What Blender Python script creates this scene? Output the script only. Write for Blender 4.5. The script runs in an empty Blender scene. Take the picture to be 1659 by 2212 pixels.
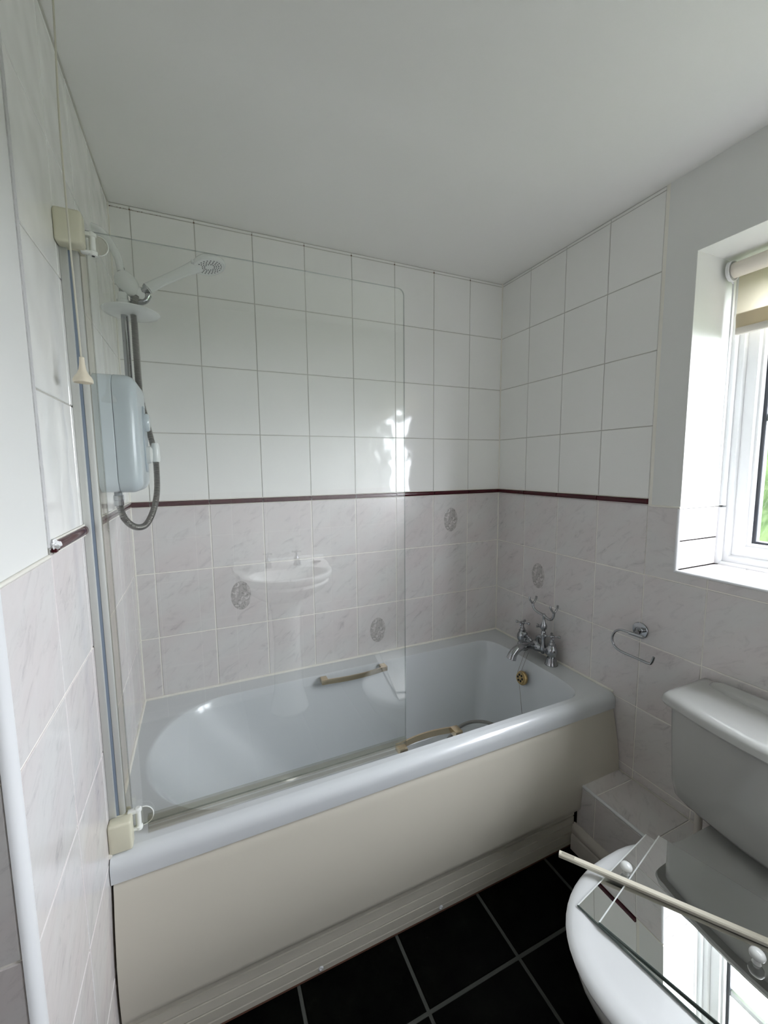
import bpy, bmesh, math, random
from math import sin, cos, pi, radians, atan2, sqrt
from mathutils import Vector, Matrix

random.seed(7)
scene = bpy.context.scene
COL = scene.collection

# ------------------------------------------------------------------ camera
L = 1.6562                                   # room length along the bath
cam_d = bpy.data.cameras.new('camera'); cam = bpy.data.objects.new('camera', cam_d); COL.objects.link(cam)
yaw, pitch, roll = 0.4184, -0.1085, -0.0096
_f = Vector((sin(yaw)*cos(pitch), cos(yaw)*cos(pitch), sin(pitch)))
_r = Vector((cos(yaw), -sin(yaw), 0)); _u = _r.cross(_f)
_r2 = _r*cos(roll) + _u*sin(roll); _u2 = -_r*sin(roll) + _u*cos(roll)
M = Matrix((( _r2.x, _u2.x, -_f.x, 0.2305), (_r2.y, _u2.y, -_f.y, -1.7335), (_r2.z, _u2.z, -_f.z, 1.4393), (0, 0, 0, 1)))
cam.matrix_world = M
cam_d.sensor_fit = 'HORIZONTAL'; cam_d.sensor_width = 36.0; cam_d.lens = 896.91/1659*36.0
cam_d.clip_start = 0.02; cam_d.clip_end = 200
scene.camera = cam

# ------------------------------------------------------------------ sky, exposure
world = bpy.data.worlds.new('overcast_sky'); scene.world = world; world.use_nodes = True
wn = world.node_tree.nodes; wl = world.node_tree.links
bg = wn['Background']; bg.inputs[0].default_value = (0.92, 0.96, 1.03, 1); bg.inputs[1].default_value = 15.0
scene.view_settings.view_transform = 'Standard'; scene.view_settings.look = 'None'
scene.view_settings.exposure = 1.34; scene.view_settings.gamma = 1.0; scene.view_settings.use_curve_mapping = False
scene.cycles.max_bounces = 14; scene.cycles.diffuse_bounces = 8; scene.cycles.glossy_bounces = 6
scene.cycles.transmission_bounces = 8; scene.cycles.transparent_max_bounces = 16
scene.cycles.caustics_reflective = False; scene.cycles.caustics_refractive = False
scene.cycles.sample_clamp_indirect = 4.0
scene.cycles.use_denoising = True

# window opening (inner reveal) used by the portal, the wall and the window
WY0, WY1, WZ0, WZ1, WX = -0.898, -2.10, 1.09, 2.085, 1.885
pl = bpy.data.lights.new('window_portal', 'AREA'); pl.shape = 'RECTANGLE'
pl.size = WY0 - WY1; pl.size_y = WZ1 - WZ0
plo = bpy.data.objects.new('window_portal', pl); COL.objects.link(plo)
plo.location = (1.99, (WY0+WY1)/2, (WZ0+WZ1)/2)
plo.rotation_euler = (0, radians(90), 0); plo.rotation_euler = Matrix(((0,0,1),(1,0,0),(0,1,0))).to_euler()
pl.cycles.is_portal = True

# ------------------------------------------------------------------ materials
def mat(name, col, rough=0.5, metal=0.0, coat=0.0, spec=0.5, bump=None, **k):
    m = bpy.data.materials.new(name); m.use_nodes = True
    b = m.node_tree.nodes['Principled BSDF']
    b.inputs['Base Color'].default_value = (*col, 1); b.inputs['Roughness'].default_value = rough
    b.inputs['Metallic'].default_value = metal; b.inputs['Coat Weight'].default_value = coat
    b.inputs['Coat Roughness'].default_value = 0.03
    b.inputs['Specular IOR Level'].default_value = spec
    if bump:
        scale, strength, dist = bump
        N, K = m.node_tree.nodes, m.node_tree.links
        g = N.new('ShaderNodeNewGeometry'); n = N.new('ShaderNodeTexNoise'); n.inputs['Scale'].default_value = scale
        n.inputs['Detail'].default_value = 3
        bp = N.new('ShaderNodeBump'); bp.inputs['Strength'].default_value = strength; bp.inputs['Distance'].default_value = dist
        K.new(g.outputs['Position'], n.inputs['Vector']); K.new(n.outputs['Fac'], bp.inputs['Height']); K.new(bp.outputs[0], b.inputs['Normal'])
    return m
def pb(m): return m.node_tree.nodes['Principled BSDF']
def ramp(m, stops):
    r = m.node_tree.nodes.new('ShaderNodeValToRGB'); e = r.color_ramp.elements
    e[0].position, e[0].color = stops[0][0], (*stops[0][1], 1); e[1].position, e[1].color = stops[-1][0], (*stops[-1][1], 1)
    for p, c in stops[1:-1]:
        x = e.new(p); x.color = (*c, 1)
    return r

paint = mat('wall_paint', (0.76, 0.765, 0.742), 0.55, bump=(60, 0.06, 0.002))
ceil_m = mat('ceiling_paint', (0.86, 0.855, 0.83), 0.75, bump=(90, 0.05, 0.002))
white_tile = mat('white_glazed_tile', (0.86, 0.86, 0.835), 0.09, spec=0.5)
grout_hi = mat('grey_grout', (0.50, 0.49, 0.45), 0.85)
grout_lo = mat('cream_grout', (0.90, 0.875, 0.815), 0.8)
caulk = mat('cream_sealant', (0.80, 0.78, 0.71), 0.45)
upvc = mat('white_upvc', (0.72, 0.73, 0.74), 0.25)
abs_white = mat('white_plastic', (0.80, 0.82, 0.80), 0.22)
blue_white = mat('pale_blue_white_plastic', (0.66, 0.73, 0.77), 0.2)
cream = mat('aged_cream_plastic', (0.66, 0.64, 0.50), 0.35)
cream_panel = mat('cream_bath_panel', (0.60, 0.57, 0.49), 0.30)
acrylic = mat('white_acrylic', (0.64, 0.665, 0.68), 0.20, coat=0.15)
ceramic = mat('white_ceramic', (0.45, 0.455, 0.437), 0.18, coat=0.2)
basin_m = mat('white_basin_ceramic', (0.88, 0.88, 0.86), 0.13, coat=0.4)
lid_m = mat('white_seat_plastic', (0.70, 0.715, 0.72), 0.2, coat=0.2)
chrome = mat('worn_chrome', (0.40, 0.41, 0.425), 0.11, 1.0)
hose_m = mat('steel_hose', (0.30, 0.295, 0.275), 0.32, 1.0)
alu = mat('grey_satin_aluminium', (0.58, 0.59, 0.56), 0.4, 0.3)
seal_blue = mat('blue_grey_seal', (0.22, 0.27, 0.34), 0.3)
brass = mat('tarnished_brass', (0.52, 0.38, 0.18), 0.3, 1.0)
gold = mat('gold_grab_handle', (0.72, 0.60, 0.42), 0.25, 1.0)
black = mat('black_hole', (0.01, 0.01, 0.01), 0.6)
rubber = mat('black_gasket', (0.035, 0.04, 0.05), 0.5)
maroon = mat('maroon_glazed_tile', (0.055, 0.006, 0.011), 0.14, spec=0.35)
cord_m = mat('cord_cotton', (0.62, 0.60, 0.50), 0.9)
ivory = mat('ivory_pull', (0.75, 0.68, 0.54), 0.35)
rusty = mat('brown_wood_edge', (0.16, 0.07, 0.045), 0.8)
skirt_m = mat('cream_gloss_paint', (0.62, 0.585, 0.53), 0.3)
stick_m = mat('ivory_trunking', (0.78, 0.74, 0.62), 0.3)
clearish = mat('clear_plastic_tab', (0.80, 0.82, 0.78), 0.15)
splash = mat('white_paint_blob', (0.82, 0.82, 0.82), 0.5, bump=(300, 0.6, 0.003))
grey_patch = mat('grey_board', (0.45, 0.47, 0.45), 0.5)

def wavy(m, scale, strength):
    N, K = m.node_tree.nodes, m.node_tree.links
    g = N.new('ShaderNodeNewGeometry'); n = N.new('ShaderNodeTexNoise'); n.inputs['Scale'].default_value = scale
    n.inputs['Detail'].default_value = 0.5
    bp = N.new('ShaderNodeBump'); bp.inputs['Strength'].default_value = strength; bp.inputs['Distance'].default_value = 0.01
    K.new(g.outputs['Position'], n.inputs['Vector']); K.new(n.outputs['Fac'], bp.inputs['Height']); K.new(bp.outputs[0], pb(m).inputs['Normal'])
wavy(white_tile, 13.0, 0.26)

def marble():
    m = mat('marbled_tile', (0.6, 0.57, 0.55), 0.12)
    N, K = m.node_tree.nodes, m.node_tree.links
    tc = N.new('ShaderNodeTexCoord'); oi = N.new('ShaderNodeObjectInfo')
    ro = N.new('ShaderNodeMapping'); ro.inputs['Rotation'].default_value = (0, radians(38), 0)
    mp = N.new('ShaderNodeMapping'); mp.inputs['Scale'].default_value = (1.0, 1.0, 2.6)
    cmb = N.new('ShaderNodeVectorMath'); cmb.operation = 'ADD'
    K.new(tc.outputs['Object'], ro.inputs['Vector']); K.new(ro.outputs[0], mp.inputs['Vector']); K.new(mp.outputs[0], cmb.inputs[0])
    ml = N.new('ShaderNodeMath'); ml.operation = 'MULTIPLY'; ml.inputs[1].default_value = 9.0
    K.new(oi.outputs['Random'], ml.inputs[0]); K.new(ml.outputs[0], cmb.inputs[1])
    n1 = N.new('ShaderNodeTexNoise'); n1.inputs['Scale'].default_value = 14; n1.inputs['Detail'].default_value = 7; n1.inputs['Roughness'].default_value = 0.7; n1.inputs['Distortion'].default_value = 0.9
    n2 = N.new('ShaderNodeTexNoise'); n2.inputs['Scale'].default_value = 4.0; n2.inputs['Detail'].default_value = 2
    K.new(cmb.outputs[0], n1.inputs['Vector']); K.new(cmb.outputs[0], n2.inputs['Vector'])
    r1 = ramp(m, [(0.27, (0.46, 0.45, 0.455)), (0.36, (0.62, 0.605, 0.605)), (0.47, (0.69, 0.675, 0.67)), (0.75, (0.705, 0.69, 0.685))])
    r2 = ramp(m, [(0.35, (0.99, 0.945, 0.94)), (0.65, (1.0, 1.0, 0.99))])
    K.new(n1.outputs['Fac'], r1.inputs[0]); K.new(n2.outputs['Fac'], r2.inputs[0])
    mx = N.new('ShaderNodeMix'); mx.data_type = 'RGBA'; mx.blend_type = 'MULTIPLY'; mx.inputs[0].default_value = 1
    K.new(r1.outputs[0], mx.inputs[6]); K.new(r2.outputs[0], mx.inputs[7]); K.new(mx.outputs[2], pb(m).inputs['Base Color'])
    bp = N.new('ShaderNodeBump'); bp.inputs['Strength'].default_value = 0.12; bp.inputs['Distance'].default_value = 0.004
    n3 = N.new('ShaderNodeTexNoise'); n3.inputs['Scale'].default_value = 22; K.new(tc.outputs['Object'], n3.inputs['Vector'])
    K.new(n3.outputs['Fac'], bp.inputs['Height']); K.new(bp.outputs[0], pb(m).inputs['Normal'])
    return m
marble_tile = marble()

def motif_mat():
    m = mat('printed_bouquet', (0.5, 0.5, 0.48), 0.15)
    N, K = m.node_tree.nodes, m.node_tree.links
    tc = N.new('ShaderNodeTexCoord')
    n1 = N.new('ShaderNodeTexNoise'); n1.inputs['Scale'].default_value = 34; n1.inputs['Detail'].default_value = 4; n1.inputs['Distortion'].default_value = 2.6
    K.new(tc.outputs['Object'], n1.inputs['Vector'])
    r = ramp(m, [(0.30, (0.24, 0.22, 0.21)), (0.42, (0.42, 0.40, 0.385)), (0.55, (0.52, 0.49, 0.48)), (0.66, (0.72, 0.69, 0.68))])
    K.new(n1.outputs['Fac'], r.inputs[0]); K.new(r.outputs[0], pb(m).inputs['Base Color'])
    return m
motif_m = motif_mat()

def slate():
    m = mat('black_slate_tile', (0.008, 0.008, 0.007), 0.38)
    N, K = m.node_tree.nodes, m.node_tree.links
    g = N.new('ShaderNodeNewGeometry'); n = N.new('ShaderNodeTexNoise'); n.inputs['Scale'].default_value = 11; n.inputs['Detail'].default_value = 8; n.inputs['Roughness'].default_value = 0.7
    K.new(g.outputs['Position'], n.inputs['Vector'])
    r = ramp(m, [(0.40, (0.0010, 0.0010, 0.0010)), (0.60, (0.0028, 0.0031, 0.0024)), (0.80, (0.009, 0.0095, 0.007))])
    K.new(n.outputs['Fac'], r.inputs[0]); K.new(r.outputs[0], pb(m).inputs['Base Color'])
    bp = N.new('ShaderNodeBump'); bp.inputs['Strength'].default_value = 0.5; bp.inputs['Distance'].default_value = 0.004
    K.new(n.outputs['Fac'], bp.inputs['Height']); K.new(bp.outputs[0], pb(m).inputs['Normal'])
    pb(m).inputs['Specular IOR Level'].default_value = 0.03
    return m
slate_m = slate()
floor_grout = mat('dark_grey_grout', (0.052, 0.055, 0.048), 0.95, bump=(200, 0.3, 0.002))

def glass_screen_mat(name, tint, refl=1.0):
    m = bpy.data.materials.new(name); m.use_nodes = True
    N, K = m.node_tree.nodes, m.node_tree.links; N.remove(N['Principled BSDF']); out = N['Material Output']
    t = N.new('ShaderNodeBsdfTransparent'); t.inputs[0].default_value = (*tint, 1)
    g = N.new('ShaderNodeBsdfGlossy'); g.inputs['Roughness'].default_value = 0.0; g.inputs[0].default_value = (refl, refl, refl, 1)
    fr = N.new('ShaderNodeFresnel'); fr.inputs[0].default_value = 1.5
    ge = N.new('ShaderNodeNewGeometry'); mp = N.new('ShaderNodeMapRange'); mp.inputs[3].default_value = 1.78; mp.inputs[4].default_value = 1/1.78
    K.new(ge.outputs['Backfacing'], mp.inputs[0]); K.new(mp.outputs[0], fr.inputs[0])   # both faces of the sheet reflect alike
    mx = N.new('ShaderNodeMixShader'); K.new(fr.outputs[0], mx.inputs[0]); K.new(t.outputs[0], mx.inputs[1]); K.new(g.outputs[0], mx.inputs[2]); K.new(mx.outputs[0], out.inputs[0])
    return m
screen_glass = glass_screen_mat('clear_screen_glass', (0.985, 0.992, 0.985))
screen_edge = glass_screen_mat('green_glass_edge', (0.42, 0.47, 0.45))
seal_clear = glass_screen_mat('yellowed_clear_seal', (0.955, 0.945, 0.91), 0.5)

def obscured():
    m = bpy.data.materials.new('obscured_patterned_glass'); m.use_nodes = True
    N, K = m.node_tree.nodes, m.node_tree.links; N.remove(N['Principled BSDF']); out = N['Material Output']
    g = N.new('ShaderNodeNewGeometry')
    mp = N.new('ShaderNodeMapping'); mp.inputs['Scale'].default_value = (1, 1.6, 1)
    n = N.new('ShaderNodeTexNoise'); n.inputs['Scale'].default_value = 7; n.inputs['Detail'].default_value = 1.5; n.inputs['Distortion'].default_value = 0.8
    mr = N.new('ShaderNodeMath'); mr.operation = 'MULTIPLY'; mr.inputs[1].default_value = 95
    sn = N.new('ShaderNodeMath'); sn.operation = 'SINE'
    K.new(g.outputs['Position'], mp.inputs[0]); K.new(mp.outputs[0], n.inputs['Vector']); K.new(n.outputs['Fac'], mr.inputs[0]); K.new(mr.outputs[0], sn.inputs[0])
    bp = N.new('ShaderNodeBump'); bp.inputs['Strength'].default_value = 0.22; bp.inputs['Distance'].default_value = 0.004; K.new(sn.outputs[0], bp.inputs['Height'])
    rf = N.new('ShaderNodeBsdfRefraction'); rf.inputs['IOR'].default_value = 1.05; rf.inputs['Roughness'].default_value = 0.02; K.new(bp.outputs[0], rf.inputs['Normal'])
    t = N.new('ShaderNodeBsdfTransparent')
    gl = N.new('ShaderNodeBsdfGlossy'); gl.inputs['Roughness'].default_value = 0.05; K.new(bp.outputs[0], gl.inputs['Normal'])
    m1 = N.new('ShaderNodeMixShader'); m1.inputs[0].default_value = 0.3; K.new(t.outputs[0], m1.inputs[1]); K.new(rf.outputs[0], m1.inputs[2])
    tl = N.new('ShaderNodeBsdfTranslucent'); K.new(bp.outputs[0], tl.inputs['Normal'])
    m3 = N.new('ShaderNodeMixShader'); m3.inputs[0].default_value = 0.002; K.new(m1.outputs[0], m3.inputs[1]); K.new(tl.outputs[0], m3.inputs[2])   # patterned glass scatters part of the light
    m2 = N.new('ShaderNodeMixShader'); m2.inputs[0].default_value = 0.05; K.new(m3.outputs[0], m2.inputs[1]); K.new(gl.outputs[0], m2.inputs[2])
    K.new(m2.outputs[0], out.inputs[0])
    return m
pane_m = obscured()

def mirror_mat():
    m = mat('silvered_mirror', (0.86, 0.88, 0.86), 0.0, 1.0); return m
mirror_m = mirror_mat()
mirror_edge = mat('cut_glass_edge', (0.10, 0.13, 0.12), 0.15, 0.0)
glint_edge = mat('painted_glint_edge', (0.86, 0.90, 0.88), 0.35)  # bright glint of the polished bevels, put into the base colour

def blind_mat():
    m = bpy.data.materials.new('beige_blind_fabric'); m.use_nodes = True
    N, K = m.node_tree.nodes, m.node_tree.links; b = N['Principled BSDF']; b.inputs['Base Color'].default_value = (0.66, 0.60, 0.48, 1); b.inputs['Roughness'].default_value = 0.8
    t = N.new('ShaderNodeBsdfTranslucent'); t.inputs[0].default_value = (0.62, 0.57, 0.45, 1)
    mx = N.new('ShaderNodeMixShader'); mx.inputs[0].default_value = 0.45; K.new(b.outputs[0], mx.inputs[1]); K.new(t.outputs[0], mx.inputs[2]); K.new(mx.outputs[0], N['Material Output'].inputs[0])
    return m
blind_m = blind_mat()
def foliage_mat(name, a, b_, c, sc):
    m = mat(name, b_, 1.0, spec=0.0)
    N, K = m.node_tree.nodes, m.node_tree.links
    g = N.new('ShaderNodeNewGeometry'); n = N.new('ShaderNodeTexNoise'); n.inputs['Scale'].default_value = sc; n.inputs['Detail'].default_value = 6; K.new(g.outputs['Position'], n.inputs['Vector'])
    r = ramp(m, [(0.35, a), (0.5, b_), (0.66, c)]); K.new(n.outputs['Fac'], r.inputs[0]); K.new(r.outputs[0], pb(m).inputs['Base Color'])
    return m
hedge_m = foliage_mat('hedge_green', (0.009, 0.016, 0.006), (0.018, 0.029, 0.011), (0.031, 0.041, 0.018), 4.0)
lawn_m = foliage_mat('lawn_green', (0.028, 0.042, 0.020), (0.040, 0.056, 0.028), (0.055, 0.072, 0.038), 1.5)

# ------------------------------------------------------------------ helpers
def link_mesh(name, bm, mats, parent=None, smooth=None, recalc=True):
    if recalc: bmesh.ops.recalc_face_normals(bm, faces=bm.faces)
    me = bpy.data.meshes.new(name); bm.to_mesh(me); bm.free()
    if not isinstance(mats, (list, tuple)): mats = [mats]
    for m in mats: me.materials.append(m)
    if smooth is not None:
        for p in me.polygons: p.use_smooth = True
        me.set_sharp_from_angle(angle=radians(smooth))
    o = bpy.data.objects.new(name, me); COL.objects.link(o)
    if parent is not None: o.parent = parent
    return o
def tag(o, label, cat, group=None):
    group = group or {'mirror': 'mirror sheets on the toilet lid', 'knob': 'white knobs standing on the mirrors'}.get(cat)
    o['label'] = label; o['category'] = cat
    if group: o['group'] = group
    return o
def thing(name, label, cat, loc=(0, 0, 0), group=None):
    o = bpy.data.objects.new(name, None); COL.objects.link(o); o.location = loc; o.empty_display_size = 0.05
    return tag(o, label, cat, group)
class Off:
    """moves finished meshes so that an Empty can sit at the thing's base while shapes are given in room coordinates"""
def P(name, bm, mats, parent, smooth=None):
    if parent is not None:
        w = Vector((0, 0, 0)); q = parent
        while q is not None: w += q.location; q = q.parent
        bmesh.ops.translate(bm, verts=bm.verts, vec=-w)
    return link_mesh(name, bm, mats, parent, smooth)
def box(bm, x0, x1, y0, y1, z0, z1, bevel=0, seg=2, mi=0):
    n0 = len(bm.faces)
    vs = [bm.verts.new((x, y, z)) for x in (x0, x1) for y in (y0, y1) for z in (z0, z1)]
    fs = [(0,1,3,2), (4,6,7,5), (0,4,5,1), (2,3,7,6), (0,2,6,4), (1,5,7,3)]
    faces = [bm.faces.new([vs[i] for i in f]) for f in fs]
    for f in faces: f.material_index = mi
    if bevel:
        es = {e for f in faces for e in f.edges}
        r = bmesh.ops.bevel(bm, geom=list(es), offset=bevel, segments=seg, affect='EDGES', profile=0.5)
        for f in r['faces']: f.material_index = mi
    return bm
def B(*a, **k): return box(bmesh.new(), *a, **k)
def frame_from(d):
    d = d.normalized(); a = Vector((0, 0, 1)) if abs(d.z) < 0.9 else Vector((1, 0, 0))
    u = d.cross(a).normalized(); return u, d.cross(u).normalized()
def tube(bm, pts, rad, n=12, cap=True, flat=None, mi=0):
    pts = [Vector(p) for p in pts]; rings = []; u = None
    for i, p in enumerate(pts):
        d = (pts[min(i+1, len(pts)-1)] - pts[max(i-1, 0)]).normalized()
        if u is None: u, v = frame_from(d)
        else:
            u = (u - d*u.dot(d)).normalized(); v = d.cross(u)
        r = rad(i/(len(pts)-1)) if callable(rad) else (rad[i] if isinstance(rad, (list, tuple)) else rad)
        rings.append([bm.verts.new(p + u*(r*cos(2*pi*k/n)) + v*(r*(flat or 1)*sin(2*pi*k/n))) for k in range(n)])
    for a, b in zip(rings, rings[1:]):
        for k in range(n):
            f = bm.faces.new((a[k], a[(k+1) % n], b[(k+1) % n], b[k])); f.material_index = mi
    if cap:
        for r in (rings[0], rings[-1]):
            f = bm.faces.new(r); f.material_index = mi
    return bm
def T(pts, rad, n=12, **k): return tube(bmesh.new(), pts, rad, n, **k)
def lathe(bm, base, axis, prof, n=24, mi=0):
    """prof: (radius, distance along the axis)"""
    base = Vector(base); d = Vector(axis).normalized(); u, v = frame_from(d); rings = []
    for r, h in prof:
        if r < 1e-5: rings.append([bm.verts.new(base + d*h)])
        else: rings.append([bm.verts.new(base + d*h + u*(r*cos(2*pi*k/n)) + v*(r*sin(2*pi*k/n))) for k in range(n)])
    for a, b in zip(rings, rings[1:]):
        for k in range(n):
            k2 = (k+1) % n
            if len(a) == 1 and len(b) == 1: continue
            if len(a) == 1: f = bm.faces.new((a[0], b[k2], b[k]))
            elif len(b) == 1: f = bm.faces.new((a[k], a[k2], b[0]))
            else: f = bm.faces.new((a[k], a[k2], b[k2], b[k]))
            f.material_index = mi
    for r in (rings[0], rings[-1]):
        if len(r) > 2: bm.faces.new(r).material_index = mi
    return bm
def LA(base, axis, prof, n=24): return lathe(bmesh.new(), base, axis, prof, n)
def loft(bm, rings, close0=True, close1=True):
    rr = [[bm.verts.new(p) for p in r] for r in rings]; n = len(rr[0])
    for a, b in zip(rr, rr[1:]):
        for k in range(n): bm.faces.new((a[k], a[(k+1) % n], b[(k+1) % n], b[k]))
    if close0: bm.faces.new(rr[0])
    if close1: bm.faces.new(rr[-1])
    return rr
def extrude(bm, prof, place, t0, t1, closed=True, mi=0):
    """prof list of 2D points; place(a, b, t) -> 3D"""
    A = [bm.verts.new(place(a, b, t0)) for a, b in prof]; C = [bm.verts.new(place(a, b, t1)) for a, b in prof]; n = len(prof)
    for k in range(n if closed else n-1):
        bm.faces.new((A[k], A[(k+1) % n], C[(k+1) % n], C[k])).material_index = mi
    if closed:
        bm.faces.new(A).material_index = mi; bm.faces.new(C).material_index = mi
    return bm
def smooth_path(pts, per=12):
    pts = [Vector(p) for p in pts]; q = [pts[0]*2-pts[1]] + pts + [pts[-1]*2-pts[-2]]; out = []
    for i in range(1, len(q)-2):
        p0, p1, p2, p3 = q[i-1:i+3]
        for s in range(per):
            t = s/per; out.append(0.5*((2*p1) + (p2-p0)*t + (2*p0-5*p1+4*p2-p3)*t*t + (3*p1-p0-3*p2+p3)*t**3))
    out.append(pts[-1]); return out
def even(pts, step):
    out = [pts[0]]; acc = 0
    for a, b in zip(pts, pts[1:]):
        d = (b-a).length; s = step-acc
        while s <= d and d > 0: out.append(a.lerp(b, s/d)); s += step
        acc = d-(s-step)
    return out

# ------------------------------------------------------------------ tiles
H = 0.2492; DZ = 1.30; DT = 1.3205                     # tile row height, underside and top of the dado
CELL = 0.2
tile_cache = {}
def tile(parent, u0, u1, v0, v1, org, U, V, m, name='tile', t=0.005, gap=0.0028, bev=0.0012, label=None):
    """a glazed tile filling the cell [u0,u1] x [v0,v1] of the plane org + u*U + v*V, its face on that plane"""
    if m is marble_tile: gap = 0.0038
    w, h = round(u1-u0-gap, 4), round(v1-v0-gap, 4)
    if w < 0.003 or h < 0.003: return None
    key = (w, h, m.name, t)
    if key not in tile_cache:
        bm = bmesh.new(); b = min(bev, w/3, h/3)
        rs = []
        for ins, y in ((b, 0.0), (0, b), (0, t)):
            rs.append([bm.verts.new(p) for p in ((-w/2+ins, y, -h/2+ins), (w/2-ins, y, -h/2+ins), (w/2-ins, y, h/2-ins), (-w/2+ins, y, h/2-ins))])
        bm.faces.new(rs[0])
        for a, c in zip(rs, rs[1:]):
            for k in range(4): bm.faces.new((a[k], c[k], c[(k+1) % 4], a[(k+1) % 4]))
        bm.normal_update()
        if rs[0][0].link_faces[0].normal.y > 0: pass
        bmesh.ops.recalc_face_normals(bm, faces=bm.faces)
        f0 = [f for f in bm.faces if all(abs(v.co.y) < 1e-6 for v in f.verts)][0]
        if f0.normal.y > 0:
            for f in bm.faces: f.normal_flip()
        me = bpy.data.meshes.new(name); bm.to_mesh(me); bm.free(); me.materials.append(m); tile_cache[key] = me
    o = bpy.data.objects.new(name, tile_cache[key]); COL.objects.link(o)
    U, V = Vector(U), Vector(V); Nn = V.cross(U)             # local -y looks into the room
    Y = V.cross(U)
    c = Vector(org) + U*((u0+u1)/2) + V*((v0+v1)/2)
    Mx = Matrix(((U.x, Y.x, V.x, c.x), (U.y, Y.y, V.y, c.y), (U.z, Y.z, V.z, c.z), (0, 0, 0, 1)))
    # a whisker of unevenness, as laid by hand
    e = 0.0012
    o.matrix_world = Mx @ Matrix.Rotation(random.uniform(-e, e), 4, 'X') @ Matrix.Rotation(random.uniform(-e, e), 4, 'Z')
    o.parent = parent
    if label: o['label'] = label
    return o
def dado(parent, u0, u1, org, U, mitre=0):
    """half round maroon border tile, 20 mm high"""
    bm = bmesh.new(); U = Vector(U); N_ = Vector((0, 0, 1)).cross(U)    # into the wall
    if N_.length == 0: return
    n = 10; prof = [(0.004, 0.0)] + [(-0.0095*sin(pi*k/n)**0.7, 0.0192*(0.5-0.5*cos(pi*k/n))) for k in range(n+1)] + [(0.004, 0.0192)]
    o_ = Vector(org)
    extrude(bm, prof, lambda a, b, t: o_ + U*t + N_*a + Vector((0, 0, DZ+0.0006+b)), u0+0.0018, u1-0.0018)
    return link_mesh('border_tile', bm, maroon, parent, smooth=50)
def motif(parent):
    """oval printed motif, a fraction of a millimetre proud of its tile"""
    bm = bmesh.new(); n = 40
    a = [bm.verts.new((0.037*cos(2*pi*k/n), -0.0004, 0.057*sin(2*pi*k/n))) for k in range(n)]
    b = [bm.verts.new((0.039*cos(2*pi*k/n), 0.0, 0.059*sin(2*pi*k/n))) for k in range(n)]
    bm.faces.new(a)
    for k in range(n): bm.faces.new((a[k], b[k], b[(k+1) % n], a[(k+1) % n]))
    o = link_mesh('floral_motif', bm, motif_m, parent, smooth=60); o['label'] = 'grey oval bouquet print on the tile'
    return o

def structure(name, bm, mats, smooth=None):
    o = link_mesh(name, bm, mats, None, smooth); o['kind'] = 'structure'; return o

# ------------------------------------------------------------------ room shell
HT = 2.33; YB = -2.17; XL = -0.9; YR = -1.104
bm = bmesh.new(); box(bm, XL-0.1, L+0.1, YB-0.1, 0.1, -0.08, -0.0025)
floor = structure('floor', bm, floor_grout)
cs = 0.303
for i in range(-6, 4):
    for j in range(0, 6):
        x0, x1 = 0.715+cs*i, 0.715+cs*(i+1); y1, y0 = -0.605-cs*j, -0.605-cs*(j+1)
        x0, x1, y0, y1 = max(x0, XL), min(x1, 1.455), max(y0, YB), min(y1, -0.60)
        if x0 < -0.001 and y1 > YR:
            y1 = min(y1, YR)
            if y1 - y0 < 0.02: continue
        if x1-x0 < 0.02 or y1-y0 < 0.02: continue
        tile(floor, x0, x1, y0, y1, (0, 0, 0), (1, 0, 0), (0, 1, 0), slate_m, 'floor_tile', t=0.006, gap=0.010, bev=0.0015)
bm = bmesh.new(); box(bm, XL-0.1, 2.0, YB-0.1, 0.1, HT, HT+0.1)
structure('ceiling', bm, ceil_m)

def rows_low(zmin=0.0):
    r = []; z = DZ
    while z > zmin+1e-4:
        r.append((max(z-H, zmin), z)); z -= H
    return r
rows_high = [(DT+H*k, DT+H*(k+1)) for k in range(4)] + [(DT+4*H, HT-0.001)]

# back wall -----------------------------------------------------------
bm = bmesh.new(); box(bm, -0.1, L+0.1, 0.0022, 0.1, 0, DZ+0.01, mi=1); box(bm, -0.1, L+0.1, 0.0022, 0.1, DZ+0.01, HT, mi=0)
wall_back = structure('wall_back', bm, [grout_hi, grout_lo])
xs = [0.0] + [0.0636+CELL*k for k in range(8)] + [L]
for a, b in zip(xs, xs[1:]):
    for z0, z1 in rows_high: tile(wall_back, a, b, z0, z1, (0, 0, 0), (1, 0, 0), (0, 0, 1), white_tile)
    for r, (z0, z1) in enumerate(rows_low(0.5)):
        o = tile(wall_back, a, b, z0, z1, (0, 0, 0), (1, 0, 0), (0, 0, 1), marble_tile)
        for mx_, mr_ in ((0.3636, 1), (1.3636, 0), (0.9636, 2)):
            if a < mx_ < b and r == mr_: motif(o)
    dado(wall_back, a, b, (0, 0, 0), (1, 0, 0))
bm = bmesh.new()                                             # specks of mould where the joints meet the ceiling and the bath
for a in xs[1:-1]:
    for zz, rr_ in ((2.318, random.uniform(0.0020, 0.0038)), (0.5685, random.uniform(0.0018, 0.003))):
        lathe(bm, (a, 0.0005, zz), (0, -1, 0), [(0, 0), (rr_, 0), (rr_*0.7, 0.0012), (0, 0.0014)], 8)
for k in range(26):
    a = 0.004+0.16*random.random()**1.4; rr_ = random.uniform(0.0007, 0.0017)
    lathe(bm, (a, 0.0008, 2.3172+random.uniform(-0.001, 0.001)), (0, -1, 0), [(0, 0), (rr_, 0), (rr_*0.7, 0.0006), (0, 0.0008)], 6)
o = link_mesh('mould_specks', bm, mat('brown_mould', (0.16, 0.10, 0.07), 0.9), wall_back); o['kind'] = 'stuff'
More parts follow.
